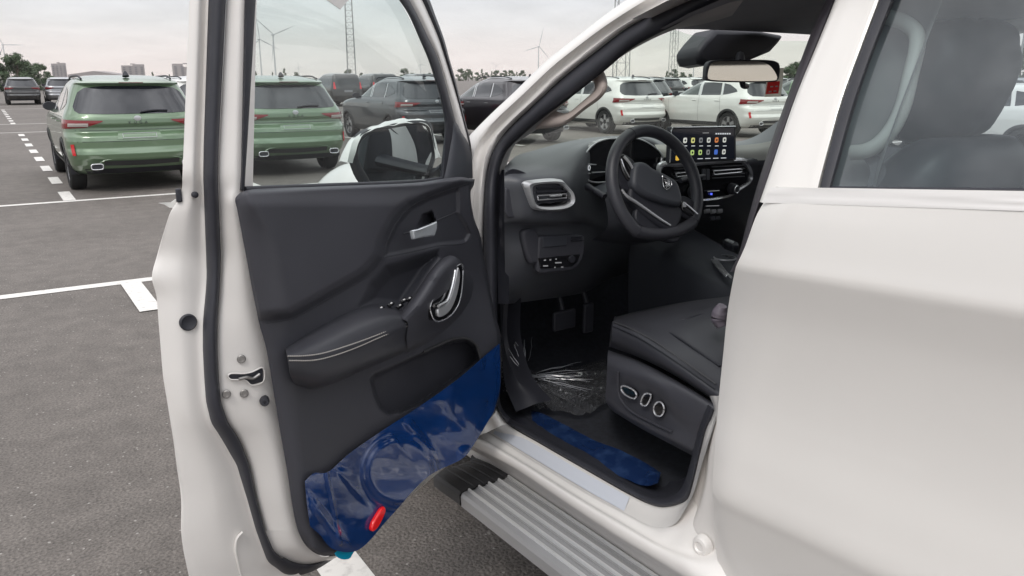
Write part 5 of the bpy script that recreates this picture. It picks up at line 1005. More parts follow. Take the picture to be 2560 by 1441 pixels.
def wheel(c, sx, parent, r=.37, wd=.25, local=False, spokes=5, rim=RIM, name='wheel'):
    ax = np.array([sx, 0., 0.]); h = wd / 2
    t = lathe(name, c, ax, [(r * .62, -h * .9), (r * .9, -h), (r * .98, -h * .8), (r, -h * .4), (r, h * .4), (r * .98, h * .8), (r * .9, h), (r * .68, h * .92), (r * .66, h * .6)], TYRE, parent, 32, local=local, caps=False)
    V, F = [], []
    c = np.array(c)
    dsk = lathe('rim', c, ax, [(r * .67, -h * .2), (r * .67, h * .80), (r * .62, h * .82), (r * .60, h * .5), (r * .58, h * .2), (0, h * .15)], DARK if spokes else rim, t, 32, local=local, caps=False)
    for k in range(spokes):
        a = 2 * math.pi * k / spokes + .3; d = np.array([0, math.cos(a), math.sin(a)]); e = np.array([0, -math.sin(a), math.cos(a)])
        b0 = len(V)
        for rr_, ww, hh in ((.06, .035, h * .72), (r * .60, .05, h * .74)):
            for s in (-1, 1): V.append(c + d * rr_ + e * ww * s + ax * hh)
        for rr_, ww, hh in ((.06, .04, h * .4), (r * .60, .06, h * .4)):
            for s in (-1, 1): V.append(c + d * rr_ + e * ww * s + ax * hh)
        F += [(b0, b0 + 1, b0 + 3, b0 + 2), (b0, b0 + 2, b0 + 6, b0 + 4), (b0 + 1, b0 + 5, b0 + 7, b0 + 3), (b0 + 2, b0 + 3, b0 + 7, b0 + 6)]
    if spokes: mesh('spokes', V, F, rim, t, ang=30, local=local); lathe('wheel_cap', c, ax, [(r * .66, h * .78), (r * .645, h * .84), (r * .61, h * .78)], rim, t, 32, local=local, caps=False)
    return t
for x, sx in ((.14, -1), (1.76, 1)):
    for y in (3.0, -1.75): wheel((x, y, .37), sx, TR)
# ================================================================== parked cars
def prof_fn(tab):
    a = np.array(tab, float); a = a[np.argsort(a[:, 0])]
    return lambda z, k: np.interp(z, a[:, 0], a[:, k])
class Body:
    """car body as a stack of plan outlines; columns: z, rear y, front y, half width"""
    def __init__(s, tab, Lr=.50, nr=2.9, Lf=.85, nf=2.4): s.f = prof_fn(tab); s.z = sorted(r[0] for r in tab); s.Lr, s.nr, s.Lf, s.nf = Lr, nr, Lf, nf
    def rear(s, x, z, off=0.):
        hw = s.f(z, 3); L_ = np.minimum(s.Lr, (s.f(z, 2) - s.f(z, 1)) * .45); q = np.clip(np.abs(x) / hw, 0, 1)
        return s.f(z, 1) + L_ * (1 - (1 - q ** s.nr) ** (1 / s.nr)) - off
    def sidex(s, y, z):
        hw = s.f(z, 3); a, b = s.f(z, 1), s.f(z, 2); Lr = np.minimum(s.Lr, (b - a) * .45); Lf = np.minimum(s.Lf, (b - a) * .45)
        q = np.clip(1 - (y - a) / Lr, 0, 1); q2 = np.clip(1 - (b - y) / Lf, 0, 1)
        return hw * (1 - q ** s.nr) ** (1 / s.nr) * (1 - q2 ** s.nf) ** (1 / s.nf)
    def corner(s, th, z, off=0.):             # th 0 = rear centre, pi/2 = start of the flank
        hw = s.f(z, 3) + off; a = s.f(z, 1) - off; L_ = min(s.Lr, (s.f(z, 2) - s.f(z, 1)) * .45) + off
        return (hw * abs(math.sin(th)) ** (2 / s.nr), a + L_ * (1 - abs(math.cos(th)) ** (2 / s.nr)), z)
    def shell(s, nz=64):
        zs = np.unique(np.r_[np.linspace(min(s.z), max(s.z), nz), s.z]); rows = []
        t = np.linspace(0, math.pi / 2, 17)
        for z in zs:
            hw, a, b = s.f(z, 3), s.f(z, 1), s.f(z, 2); Lr = min(s.Lr, (b - a) * .45); Lf = min(s.Lf, (b - a) * .45)
            r = [(hw * math.sin(q) ** (2 / s.nr), a + Lr * (1 - math.cos(q) ** (2 / s.nr))) for q in t]
            m_ = [(hw, y) for y in np.linspace(a + Lr, b - Lf, 52)[1:-1]]
            f_ = [(hw * math.sin(q) ** (2 / s.nf), b - Lf * (1 - abs(math.cos(q)) ** (2 / s.nf))) for q in t[::-1]]
            half = r + m_ + f_; full = half + [(-x, y) for x, y in half[::-1][1:-1]]; rows.append([(x, y, z) for x, y in full])
        return np.array(rows)
SUV = Body([(.26, -2.05, 2.05, .80), (.32, -2.14, 2.18, .865), (.40, -2.22, 2.26, .895), (.50, -2.285, 2.30, .915), (.56, -2.305, 2.31, .925), (.60, -2.29, 2.31, .93), (.64, -2.27, 2.31, .932), (.74, -2.272, 2.305, .935), (.80, -2.255, 2.30, .935), (.86, -2.175, 2.285, .934), (.92, -2.168, 2.25, .93), (.97, -2.205, 2.18, .925), (1.03, -2.20, 1.92, .915), (1.07, -2.185, 1.55, .905), (1.105, -2.165, 1.08, .89),
            (1.16, -2.125, .95, .862), (1.25, -2.06, .78, .822), (1.35, -1.985, .58, .785), (1.45, -1.915, .36, .745), (1.505, -1.885, .19, .718), (1.53, -1.97, .10, .700), (1.55, -1.93, .02, .685), (1.575, -1.78, -.08, .655), (1.598, -1.55, -.2, .61), (1.618, -1.30, -.34, .55), (1.632, -1.1, -.48, .46), (1.640, -.95, -.6, .30)])
WAX = (-1.36, 1.35)
CGLASS = mat('tinted_car_glass', (.012, .015, .022), .05, coat=.6, spec=.7); CLGL = mat('clear_car_glass', (.07, .085, .085), .05, coat=.3)
TAILR = mat('tail_light_red', (.22, .008, .012), .15, coat=1.); TAILW = mat('tail_light_clear', (.55, .50, .48), .15, coat=.8)
CLAD = mat('grey_cladding', (.035, .036, .038), .6)
PAINTS = {}
def paint(n, c, metal=.0, rough=.3):
    if n not in PAINTS: PAINTS[n] = mat('paint_' + n, c, rough, metal=metal, coat=.8, var=.02, vscale=4, crough=.06)
    PAINTS[n].node_tree.nodes['Principled BSDF'].inputs['Coat IOR'].default_value = 1.75; PAINTS[n].node_tree.nodes['Principled BSDF'].inputs['Coat Weight'].default_value = 1.
    return PAINTS[n]
def gridpatch(name, pts2d_rows, m, parent, local=True, ang=60, flip=False):
    a = np.array(pts2d_rows, float); return mesh(name, a.reshape(-1, 3), grid_faces(a.shape[0], a.shape[1], flip=flip), m, parent, ang=ang, local=local)
def side_patch(name, B, lower, upper, m, parent, sx, off=.004, nu=24, nv=8, thick=0.):
    lo_ = cr_spline(lower, nu, lin=True); up_ = cr_spline(upper, nu, lin=True); rows = []
    for t in np.linspace(0, 1, nv):
        q = lo_ * (1 - t) + up_ * t; rows.append([(sx * (float(B.sidex(y, z)) + off), y, z) for y, z in q])
    o = gridpatch(name, rows, m, parent, flip=sx > 0)
    if thick: s_ = o.modifiers.new('s', 'SOLIDIFY'); s_.thickness = thick; s_.offset = 0
    return o
def rear_patch(name, B, lower, upper, m, parent, off=.004, nu=24, nv=8):
    lo_ = cr_spline(lower, nu, lin=True); up_ = cr_spline(upper, nu, lin=True); rows = []
    for t in np.linspace(0, 1, nv):
        q = lo_ * (1 - t) + up_ * t; rows.append([(x, float(B.rear(x, z, off)), z) for x, z in q])
    return gridpatch(name, rows, m, parent)
def text_local(body, loc, rot, size, m, parent, name='lettering'):
    c = bpy.data.curves.new(name, 'FONT'); c.body = body; c.size = size; c.align_x = 'CENTER'; c.align_y = 'CENTER'; c.extrude = .002; c.space_character = 2.2
    o = bpy.data.objects.new(name, c); COL.objects.link(o); dg = bpy.context.evaluated_depsgraph_get(); me = bpy.data.meshes.new_from_object(o.evaluated_get(dg)); bpy.data.objects.remove(o)
    me.materials.clear(); me.materials.append(m); o = bpy.data.objects.new(name, me); link(o, parent); o.location = loc; o.rotation_euler = rot; return o
def make_suv(clad=False):
    T = empty('parked_suv', (0, 0, 0), 'suv', 'car'); B = SUV
    A = B.shell(); nr, nc = A.shape[:2]
    cen = lambda q: np.mean([A.reshape(-1, 3)[i] for i in q], 0)
    F = []
    for q in grid_faces(nr, nc, True):
        c = cen(q)
        if any((c[1] - wy) ** 2 + (c[2] - .35) ** 2 < .385 ** 2 for wy in WAX) and abs(c[0]) > .5: continue
        F.append(q)
    F += [tuple(range(nc))[::-1], tuple(range((nr - 1) * nc, nr * nc))]
    body = mesh('body', A.reshape(-1, 3), F, paint('white', (.78, .78, .76)), T, ang=50, local=True)
    # wheel wells and arches
    for sx in (-1, 1):
        for wy in WAX:
            arc = np.linspace(-.25, math.pi + .25, 30); rows = []
            for r_, o_, xx in ((.355, .004, None), (.37, .014, None), (.405, .016, None), (.425, .004, None)):
                rows.append([(sx * (float(B.sidex(wy + r_ * math.cos(t), max(.35 + r_ * math.sin(t), .27))) + o_), wy + r_ * math.cos(t), .35 + r_ * math.sin(t)) for t in arc])
            gridpatch('arch_trim', rows, CLAD, T)
            gridpatch('wheel_well', [[(sx * xx, wy + .39 * math.cos(t), .35 + .39 * math.sin(t)) for t in arc] for xx in (.5, .9)], DARK, T)
            wheel((sx * .80, wy, .345), sx, T, .345, .225, True, 5)
        # side glass
        side_patch('front_side_window', B, [(.86, 1.135), (.45, 1.125), (-.18, 1.125)], [(.78, 1.165), (.30, 1.42), (-.12, 1.475)], CLGL, T, sx, .005)
        side_patch('rear_side_window', B, [(-.27, 1.125), (-.6, 1.13), (-1.02, 1.14)], [(-.22, 1.475), (-.6, 1.478), (-.94, 1.462)], CGLASS, T, sx, .005)
        side_patch('quarter_window', B, [(-1.10, 1.145), (-1.3, 1.17), (-1.58, 1.235)], [(-1.03, 1.455), (-1.25, 1.42), (-1.52, 1.30)], CGLASS, T, sx, .005)
        for yy in (-.19, -.262, -1.06): side_patch('white_film_strip' if yy != -1.06 else 'pillar_film', B, [(yy - .03, 1.13), (yy + .014, 1.13)], [(yy + .025, 1.47), (yy + .065, 1.47)], mat('white_tape', (.62, .64, .66), .4), T, sx, .009, 3, 6)
        side_patch('lower_cladding', B, [(.92, .30), (0, .285), (-.95, .30)], [(.92, .40), (0, .40), (-.95, .40)], CLAD, T, sx, .012, 20, 4)
        for y0, y1 in ((.98, .98), (-.22, -.24), (-1.12, -1.02)):
            side_patch('door_gap', B, [(y0 - .003, .42), (y0 + .003, .42)], [(y1 - .003, 1.11), (y1 + .003, 1.11)], DARK, T, sx, .002, 2, 16)
        for yy in (-.05, -.95): tube('door_handle', [(sx * (float(B.sidex(yy, .98)) + .012), yy + d, .985 + .004 * d) for d in (-.09, 0, .09)], .012, body.data.materials[0], T, 8, 8, flat=.8, local=True)
        hx = float(B.sidex(.70, 1.12))
        mh = lathe('door_mirror', (sx * (hx + .13), .74, 1.15), (0, -1, 0), [(.02, -.10), (.07, -.06), (.085, 0), (.08, .03), (.0, .03)], DARK, T, 16, local=True)
        mh.scale = (1.25, 1, .85); mh.location = (-sx * (hx + .13) * .25, 0, 1.15 * .15)
        tube('mirror_arm', [(sx * (hx - .02), .74, 1.12), (sx * (hx + .08), .74, 1.12)], .025, DARK, T, 4, 8, lin=True, local=True)
        tube('roof_rail', [(sx * .62, .0, 1.555), (sx * .62, -.15, 1.602), (sx * .62, -.8, 1.625), (sx * .61, -1.35, 1.622), (sx * .60, -1.62, 1.585)], .014, DARK, T, 30, 8, local=True)
        # lamps on the rear corner
        def lamp(nm, zlo, zhi, th0, th1, m_, off, nu=14):
            rows = []
            for t in np.linspace(0, 1, 5):
                rows.append([(lambda p: (sx * p[0], p[1], p[2]))(B.corner(th0 + (th1 - th0) * u, (zlo(u) * (1 - t) + zhi(u) * t), off)) for u in np.linspace(0, 1, nu)])
            return gridpatch(nm, rows, m_, T, flip=sx < 0)
        tlm = lamp('tail_light', lambda u: 1.005 - .075 * min(u / .25, 1) - .025 * u, lambda u: 1.02 + .02 * u, .36, 1.50, TAILR, .012, 22)
        l2 = lamp('lamp_lens', lambda u: .938 + .0 * u, lambda u: .985, .60, 1.12, TAILW, .017, 12)
        l2.parent = tlm
        lamp('rear_reflector', lambda u: .545, lambda u: .70, 1.00, 1.12, mat('reflector_red', (.55, .015, .02), .2, coat=.6), .012, 5)
        # exhaust
        c = np.array([sx * .60, -2.265, .40]); q = [(c[0] + .075 * math.copysign(abs(math.cos(t)) ** .5, math.cos(t)), -2.285, .395 + .038 * math.copysign(abs(math.sin(t)) ** .5, math.sin(t))) for t in np.linspace(0, 2 * math.pi, 20, endpoint=False)]
        tube('exhaust_tip', q, .008, CHROME, T, 40, 8, closed=True, upv=(0, -1, 0), local=True); plate('exhaust_core', [(x, y + .006, z) for x, y, z in q], (0, -1, 0), .01, DARK, T, 0, local=True)
        # front lamp
        rows = [[(sx * (float(B.sidex(y, z)) + .006), y, z) for y in np.linspace(1.72, 2.18, 10)] for z in (.84, .88, .93)]
        gridpatch('headlight', rows, mat('headlamp', (.5, .52, .55), .1, coat=1.), T)
    # rear glass and lid details
    rear_patch('rear_window', B, [(-.775, 1.21), (-.765, 1.15), (-.72, 1.12), (-.4, 1.108), (.4, 1.108), (.72, 1.12), (.765, 1.15), (.775, 1.21)], [(-.735, 1.30), (-.685, 1.40), (-.60, 1.462), (-.35, 1.488), (.35, 1.488), (.60, 1.462), (.685, 1.40), (.735, 1.30)], CGLASS, T, .006, 30, 10)
    rear_patch('spoiler_lamp', B, [(-.16, 1.525), (.16, 1.525)], [(-.16, 1.54), (.16, 1.54)], mat('dark_red_lamp', (.10, .01, .01), .2), T, .006, 8, 3)
    rear_patch('plate_recess', B, [(-.30, .76), (.30, .76)], [(-.27, .87), (.27, .87)], body.data.materials[0], T, .006, 10, 4)
    tube('plate_frame', [(x, float(B.rear(x, z, .014)), z) for x, z in ((-.22, .78), (.22, .78), (.22, .84), (-.22, .84))], .004, SILVER, T, 40, 6, closed=True, lin=True, local=True)
    for zz in (.735, .885): rear_patch('lid_gap', B, [(-.80, zz - .003), (.80, zz - .003)], [(-.80, zz + .003), (.80, zz + .003)], DARK, T, .002, 20, 2)
    rear_patch('rear_valance', B, [(-.50, .40), (0, .385), (.50, .40)], [(-.50, .465), (0, .46), (.50, .465)], CLAD, T, .010, 16, 4)
    rear_patch('underbumper', B, [(-.70, .27), (.70, .27)], [(-.74, .35), (.74, .35)], DARK, T, .006, 16, 3)
    tube('valance_trim', [(x, float(B.rear(x, .475, .012)), z) for x, z in ((-.56, .44), (-.48, .478), (.48, .478), (.56, .44))], .006, body.data.materials[0], T, 30, 6, local=True)
    lathe('badge', (0, float(B.rear(0., 1.045, .006)), 1.045), (0, -1, 0), [(.036, -.01), (.036, .004), (.032, .006), (0, .006)], SILVER, T, 18, local=True).scale = (1.35, 1, 1)
    text_local('KUGA', (0, float(B.rear(0., .985, .012)), .985), (math.pi / 2, 0, 0), .055, DARK, T)
    tube('wiper', [(.05, float(B.rear(.05, 1.13, .03)), 1.13), (.2, float(B.rear(.2, 1.15, .03)), 1.15), (.42, float(B.rear(.42, 1.15, .03)), 1.15)], .012, DARK, T, 12, 8, local=True)
    # aerial clamp left on the roof, front screen, grille
    lathe('roof_aerial', (0, -1.55, 1.62), (0, .35, 1), [(.05, 0), (.04, .03), (.02, .07), (.0, .08)], DARK, T, 12, local=True)
    rows = [[(x, float(B.f(z, 2)) - B.Lf * 0 - min(B.Lf, (float(B.f(z, 2)) - float(B.f(z, 1))) * .45) * (1 - (1 - min(abs(x) / float(B.f(z, 3)), 1) ** B.nf) ** (1 / B.nf)) + .006, z + .004) for x in np.linspace(-.66, .66, 20) * (1 - (z - 1.12) * .35)] for z in np.linspace(1.125, 1.50, 10)]
    gridpatch('windscreen', rows, CLGL, T, flip=True)
    rows = [[(x, 2.31 - B.Lf * (1 - (1 - min(abs(x) / .93, 1) ** B.nf) ** (1 / B.nf)) + .008, z) for x in np.linspace(-.5, .5, 14)] for z in (.55, .8)]
    gridpatch('grille', rows, DARK, T, flip=True)
    return T, body
def copy_tree(o, parent=None, keep=None):
    c = o.copy(); COL.objects.link(c); c.parent = parent
    for ch in o.children:
        if keep is None or keep(ch): copy_tree(ch, c, keep)
    return c
CARMAT = None
def paint_car(root, m, base):
    for ch in [root] + list(root.children):
        for d in [ch] + list(ch.children):
            if d.type == 'MESH' and d.data.materials and d.data.materials[0] == base:
                d.material_slots[0].link = 'OBJECT'; d.material_slots[0].material = m
SP, SPB = make_suv(); BASE = SPB.data.materials[0]
GREEN = paint('green', (.125, .205, .115), .25, .34); DGREY = paint('slate', (.028, .034, .042), .4); DPURP = paint('aubergine', (.020, .016, .022), .4)
WHT = paint('white', (.78, .78, .76)); BLACK = paint('black', (.012, .012, .014)); GREY = paint('silver', (.30, .31, .33), .6)
def place(root, rl, frear, m, label, group=None, dr=0., cat='car'):
    """rl: lot r of the left tyre's outer face, frear: lot f of the rear axle"""
    p = lot(rl + .91, frear + 1.36); root.location = p; root.rotation_euler = (0, 0, -LA + R_(dr)); root['label'] = label; root['category'] = cat
    if group: root['group'] = group
    paint_car(root, m, BASE)
cars = [(-.34, 13.45, GREEN, 'metallic green SUV beside the dashed white bay line, roof level with the horizon', 0), (2.18, 14.15, GREEN, 'metallic green SUV parked between the other green SUV and the slate grey one', 0),
        (7.15, 18.6, DGREY, 'slate grey SUV with white taped pillars parked ahead of the green SUVs', 0), (9.45, 17.3, DPURP, 'dark aubergine SUV with white taped pillars beside the slate grey SUV', 0),
        (14.1, 18.75, WHT, 'white SUV with alloy wheels beside the aubergine SUV, its rear quarter showing', 0), (16.05, 15.75, WHT, 'white SUV with dark wheel arches seen side on beside the other white SUV', 0)]
roots = []
for i, (rl, fr, m, lab, dr) in enumerate(cars):
    r_ = SP if i == 0 else copy_tree(SP); roots.append((r_, rl, fr, m, lab, dr))
for r_, rl, fr, m, lab, dr in roots: place(r_, rl, fr, m, lab, dr=dr)
# farther cars keep fewer parts
KEEP = ('body', 'wheel', 'rear_window', 'tail_light', 'front_side_window', 'rear_side_window', 'quarter_window', 'windscreen', 'underbumper', 'arch_trim', 'wheel_well', 'roof_rail', 'door_mirror')
keep = lambda ch: ch.name.split('.')[0] in KEEP
far = []
for k, f, m in ((1, 19.4, WHT), (1, 24.8, WHT), (6, 24.3, BLACK), (7, 24.6, BLACK), (8, 24.2, DGREY), (9, 21.5, BLACK), (10, 19.5, GREEN), (11, 20., WHT), (12, 20.5, WHT)):
    far.append((-.34 + 2.5 * k, f, m))
for k in range(-4, 4): far.append((-.34 + 2.5 * k + (.3 if k == 0 else 0), 58.8 + .5 * (k % 2), [BLACK, GREY, WHT, DPURP][k % 4]))
for k in range(9, 26): far.append((-.34 + 2.55 * k, 36.5 + (k % 3) * .3, [WHT, BLACK, DGREY, WHT, GREY][(k * 7) % 5]))
for k in range(14, 34): far.append((-.34 + 2.5 * k, 21.5 + (k % 3) * .3, [WHT, WHT, BLACK, GREEN, GREY][(k * 3) % 5]))
NAMES = {WHT: 'white', BLACK: 'black', GREY: 'silver grey', DGREY: 'slate grey', DPURP: 'aubergine', GREEN: 'green'}
for i, (rl, fr, m) in enumerate(far):
    r_ = copy_tree(SP, None, keep)
    rowname = 'directly ahead of the parked green and white SUVs' if fr < 26 and rl < 30 else 'in the far rows' if fr > 30 else 'in the rows beyond the passenger side'
    place(r_, rl, fr, m, '%s SUV parked %s' % (NAMES[m], rowname), '%s SUVs parked %s' % (NAMES[m], rowname), dr=RNG.uniform(-1, 1))
# black people carriers with upright red lamps, behind the green SUVs
VAN = Body([(.25, -2.3, 2.3, .86), (.35, -2.42, 2.45, .92), (.6, -2.46, 2.5, .95), (.9, -2.45, 2.42, .955), (1.02, -2.44, 2.1, .95), (1.1, -2.42, 1.55, .94), (1.3, -2.38, 1.1, .90), (1.55, -2.33, .6, .84), (1.72, -2.28, .2, .78), (1.80, -2.2, -.05, .70), (1.84, -2.0, -.3, .55)], .35, 4.)
def make_van():
    T = empty('parked_van', (0, 0, 0), 'van', 'van'); A = VAN.shell(40); nr, nc = A.shape[:2]
    mesh('body', A.reshape(-1, 3), grid_faces(nr, nc, True) + [tuple(range(nc))[::-1], tuple(range((nr - 1) * nc, nr * nc))], BLACK, T, local=True)
    rear_patch('rear_window', VAN, [(-.72, 1.18), (.72, 1.18)], [(-.66, 1.66), (.66, 1.66)], mat('grey_van_glass', (.06, .065, .07), .1), T, .006)
    rear_patch('number_plate', VAN, [(-.25, .80), (.25, .80)], [(-.25, .92), (.25, .92)], mat('plate_grey', (.25, .25, .27), .5), T, .01)
    for sx in (-1, 1):
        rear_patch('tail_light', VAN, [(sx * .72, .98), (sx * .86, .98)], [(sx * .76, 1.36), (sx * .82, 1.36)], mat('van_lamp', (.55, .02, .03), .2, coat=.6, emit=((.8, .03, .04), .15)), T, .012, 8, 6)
        side_patch('side_window', VAN, [(.9, 1.16), (-2.0, 1.18)], [(.6, 1.60), (-1.95, 1.66)], CGLASS, T, sx, .005)
        for wy in (-1.5, 1.5): wheel((sx * .84, wy, .33), sx, T, .33, .22, True, 0)
    return T
VP_ = make_van(); base_van = BLACK
vs = [(15.6, 45.8), (18.2, 46.2), (20.9, 46.0)]
for i, (rl, fr) in enumerate(vs):
    v = VP_ if i == 0 else copy_tree(VP_)
    v.location = lot(rl + .9, fr + 1.5); v.rotation_euler = (0, 0, -LA)
    tag(v, 'tall black people carrier with upright red tail lights in the far row', 'van', 'black people carriers in the far row')
# white hatchback with a red stripe, seen through the passenger window
HB = copy_tree(SP, None, keep); HB.name = 'striped_car'
place(HB, 15.8, 7.9, WHT, 'white car with a thin red stripe across its tailgate beyond the passenger window', None)
HB.scale = (1, 1, .93)
rear_patch('red_stripe', SUV, [(-.86, .985), (.86, .985)], [(-.86, 1.01), (.86, 1.01)], mat('stripe_red', (.45, .02, .02), .4), HB, .02, 20, 3)
# ================================================================== masts, turbines, buildings, trees
STEEL = mat('galvanised_steel', (.30, .31, .31), .55, metal=.3); TURB = mat('turbine_white', (.52, .53, .54), .5)
def at_ground(px, dist):                     # point on the ground in the direction of an image column
    d = ray(px, 195.); d = np.array([d[0], d[1]]); d /= np.linalg.norm(d); return np.array([CAM[0], CAM[1], 0]) + np.r_[d * dist, 0]
def mast(px, dist, wb, wt, H, nb, label):
    p = at_ground(px, dist); T = empty('lattice_mast', p, label, 'mast', 'lattice masts behind the car rows'); az = RNG.uniform(.2, .5)
    def cor(k, z): a = az + k * math.pi / 2; w_ = (wb + (wt - wb) * z / H) * .707; return p + np.array([w_ * math.cos(a), w_ * math.sin(a), z])
    for k in range(4): tube('leg', [cor(k, 0), cor(k, H)], .045 * wb ** .5, STEEL, T, 3, 5, lin=True)
    V, F = [], []
    def rod(a, b, r):
        a, b = np.array(a), np.array(b); t = (b - a) / np.linalg.norm(b - a); s_ = np.cross(t, (.3, .2, .9)); s_ /= np.linalg.norm(s_); u_ = np.cross(t, s_); c = len(V)
        for q in (a, b):
            for an in (0, 2.09, 4.19): V.append(q + r * (math.cos(an) * s_ + math.sin(an) * u_))
        F.extend([(c + i, c + (i + 1) % 3, c + 3 + (i + 1) % 3, c + 3 + i) for i in range(3)])
    for i in range(nb):
        z0, z1 = H * i / nb, H * (i + 1) / nb
        for k in range(4): rod(cor(k, z1), cor(k + 1, z1), .02 * wb ** .5); rod(cor(k, z0), cor(k + 1, z1), .017 * wb ** .5)
    o = mesh('bracing', V, F, STEEL, T, smooth=False); o['kind'] = 'stuff'
    lathe('footing', p, (0, 0, 1), [(wb * .9, -.2), (wb * .9, .25), (0, .25)], mat('concrete', (.35, .34, .32), .9), T, 8)
mast(880, 150, 1.45, .7, 36, 36, 'tall grey lattice mast standing behind the slate grey SUV')
mast(1552, 85, 1.35, 1.15, 26, 17, 'wide open lattice mast standing behind the white SUV roofs')
mast(1681, 150, 1.15, .7, 34, 26, 'slim lattice mast with a tree at its foot beside a wind turbine')
mast(2492, 60, 1.6, 1.4, 30, 18, 'lattice mast seen beyond the passenger window')
def turbine(px, pyhub, dist, ang, label, bl=.62):
    p = at_ground(px, dist); z = 1.6 + (195 - pyhub) / 2068 * dist * math.cos(math.atan((px - 1280) / 2068)); T = empty('wind_turbine', p, label, 'wind turbine', 'wind turbines on the horizon')
    r = z * .022; tube('tower', [p, p + np.array([0, 0, z])], [r, r * .6], TURB, T, 6, 8, lin=True)
    vd = (CAM - p); vd[2] = 0; vd /= np.linalg.norm(vd); yaw = .5; a = np.array([vd[0] * math.cos(yaw) - vd[1] * math.sin(yaw), vd[0] * math.sin(yaw) + vd[1] * math.cos(yaw), 0]); sd = np.cross(a, (0, 0, 1.))
    hub = p + np.array([0, 0, z]) + a * r * 1.6
    tube('nacelle', [hub - a * r * 4, hub], [r * .8, r * .8], TURB, T, 4, 8, lin=True); lathe('hub', hub, a, [(r * .9, -r * .2), (r * .8, r * .5), (0, r * 1.1)], TURB, T, 10)
    for k in range(3):
        t = ang + k * 2 * math.pi / 3; d = sd * math.sin(t) + np.array([0, 0, 1.]) * math.cos(t); Lb_ = z * bl
        tube('blade', [hub + d * r * .5, hub + d * Lb_ * .2, hub + d * Lb_ * .6, hub + d * Lb_], [r * .35, r * .62, r * .36, r * .06], TURB, T, 10, 6, flat=.35, upv=a)
for px, py, dist, ang, lab in ((20, 116, 900, .55, 'pale wind turbine rising above the bushy trees'), (655, 103, 760, .1, 'wind turbine close beside another, its tower slightly shorter'), (690, 92, 700, .9, 'wind turbine with raised blades, taller of a close pair'), (748, 168, 1500, .2, 'tiny distant wind turbine between the pair and the lattice mast'), (1052, 162, 1400, .3, 'tiny distant wind turbine by the door frame'),
                          (1240, 166, 1500, .95, 'small distant wind turbine above the tree line'), (1346, 120, 900, -.25, 'wind turbine with one blade upright standing by the windscreen pillar'), (1733, 128, 800, .0, 'wind turbine seen through the windscreen beside the slim lattice mast')):
    turbine(px, py, dist, ang, lab)
CONC = two('hazy_render', (.33, .30, .30), (.27, .25, .255), .08, .9)
def building(px0, px1, pytop, dist, steps, label):
    a, b = at_ground(px0, dist), at_ground(px1, dist); H = 1.6 + (195 - pytop) / 2068 * dist * .85; T = empty('apartment_block', (a + b) / 2, label, 'building'); u_ = (b - a); Lw = np.linalg.norm(u_); u_ /= Lw; v_ = np.array([-u_[1], u_[0], 0])
    def blk(nm, s0, s1, d0, d1, z0, z1, m): 
        V = [a + u_ * s + v_ * d + np.array([0, 0, z]) for z in (z0, z1) for d in (d0, d1) for s in (s0, s1)]
        return mesh(nm, V, [(0, 2, 3, 1), (4, 5, 7, 6), (0, 1, 5, 4), (2, 6, 7, 3), (0, 4, 6, 2), (1, 3, 7, 5)], m, T, ang=30)
    for i, (s0, s1, k) in enumerate(steps): blk('wall', s0 * Lw, s1 * Lw, 0 - .3 * i, Lw * .35, 0, H * k, CONC)
    blk('roof_plant', Lw * .4, Lw * .6, 2, 6, H * .98, H * 1.05, CONC)
    nf = 6; nwn = max(int(Lw / 9), 4)
    for i in range(nf):
        for j in range(nwn):
            s = Lw * (j + .3) / nwn; z = H * .12 + H * .78 * i / nf; blk('window', s, s + Lw * .4 / nwn, -.9, -.1, z, z + H * .06, mat('far_window', (.14, .14, .16), .2))
building(132, 169, 158, 900, [(0, 1, .96), (.45, 1, 1.0)], 'grey apartment block standing alone between the trees and the green SUV')
building(306, 364, 160, 900, [(0, 1, .92), (.5, 1, 1.0)], 'broad stepped grey apartment block behind the green SUV roof')
building(433, 500, 158, 900, [(0, .4, 1.), (0, 1, .8)], 'grey apartment block half hidden by the open door edge')
# long low shed roof
sh0, sh1 = at_ground(170, 420), at_ground(300, 420); T = empty('warehouse', (sh0 + sh1) / 2, 'long low warehouse with shallow pitched roof on the horizon', 'building')
mm_ = (sh0 + sh1) / 2; up_ = np.array([0, 0, 1.])
mesh('wall', [sh0, sh1, sh1 + up_ * 3, mm_ + up_ * 4.6, sh0 + up_ * 3] + [q + np.array([10, 25, 0]) for q in (sh0, sh1, sh1 + up_ * 3, mm_ + up_ * 4.6, sh0 + up_ * 3)], [(0, 1, 2, 3, 4), (0, 5, 6, 1), (1, 6, 7, 2), (2, 7, 8, 3), (3, 8, 9, 4), (4, 9, 5, 0)], CONC, T, smooth=False)
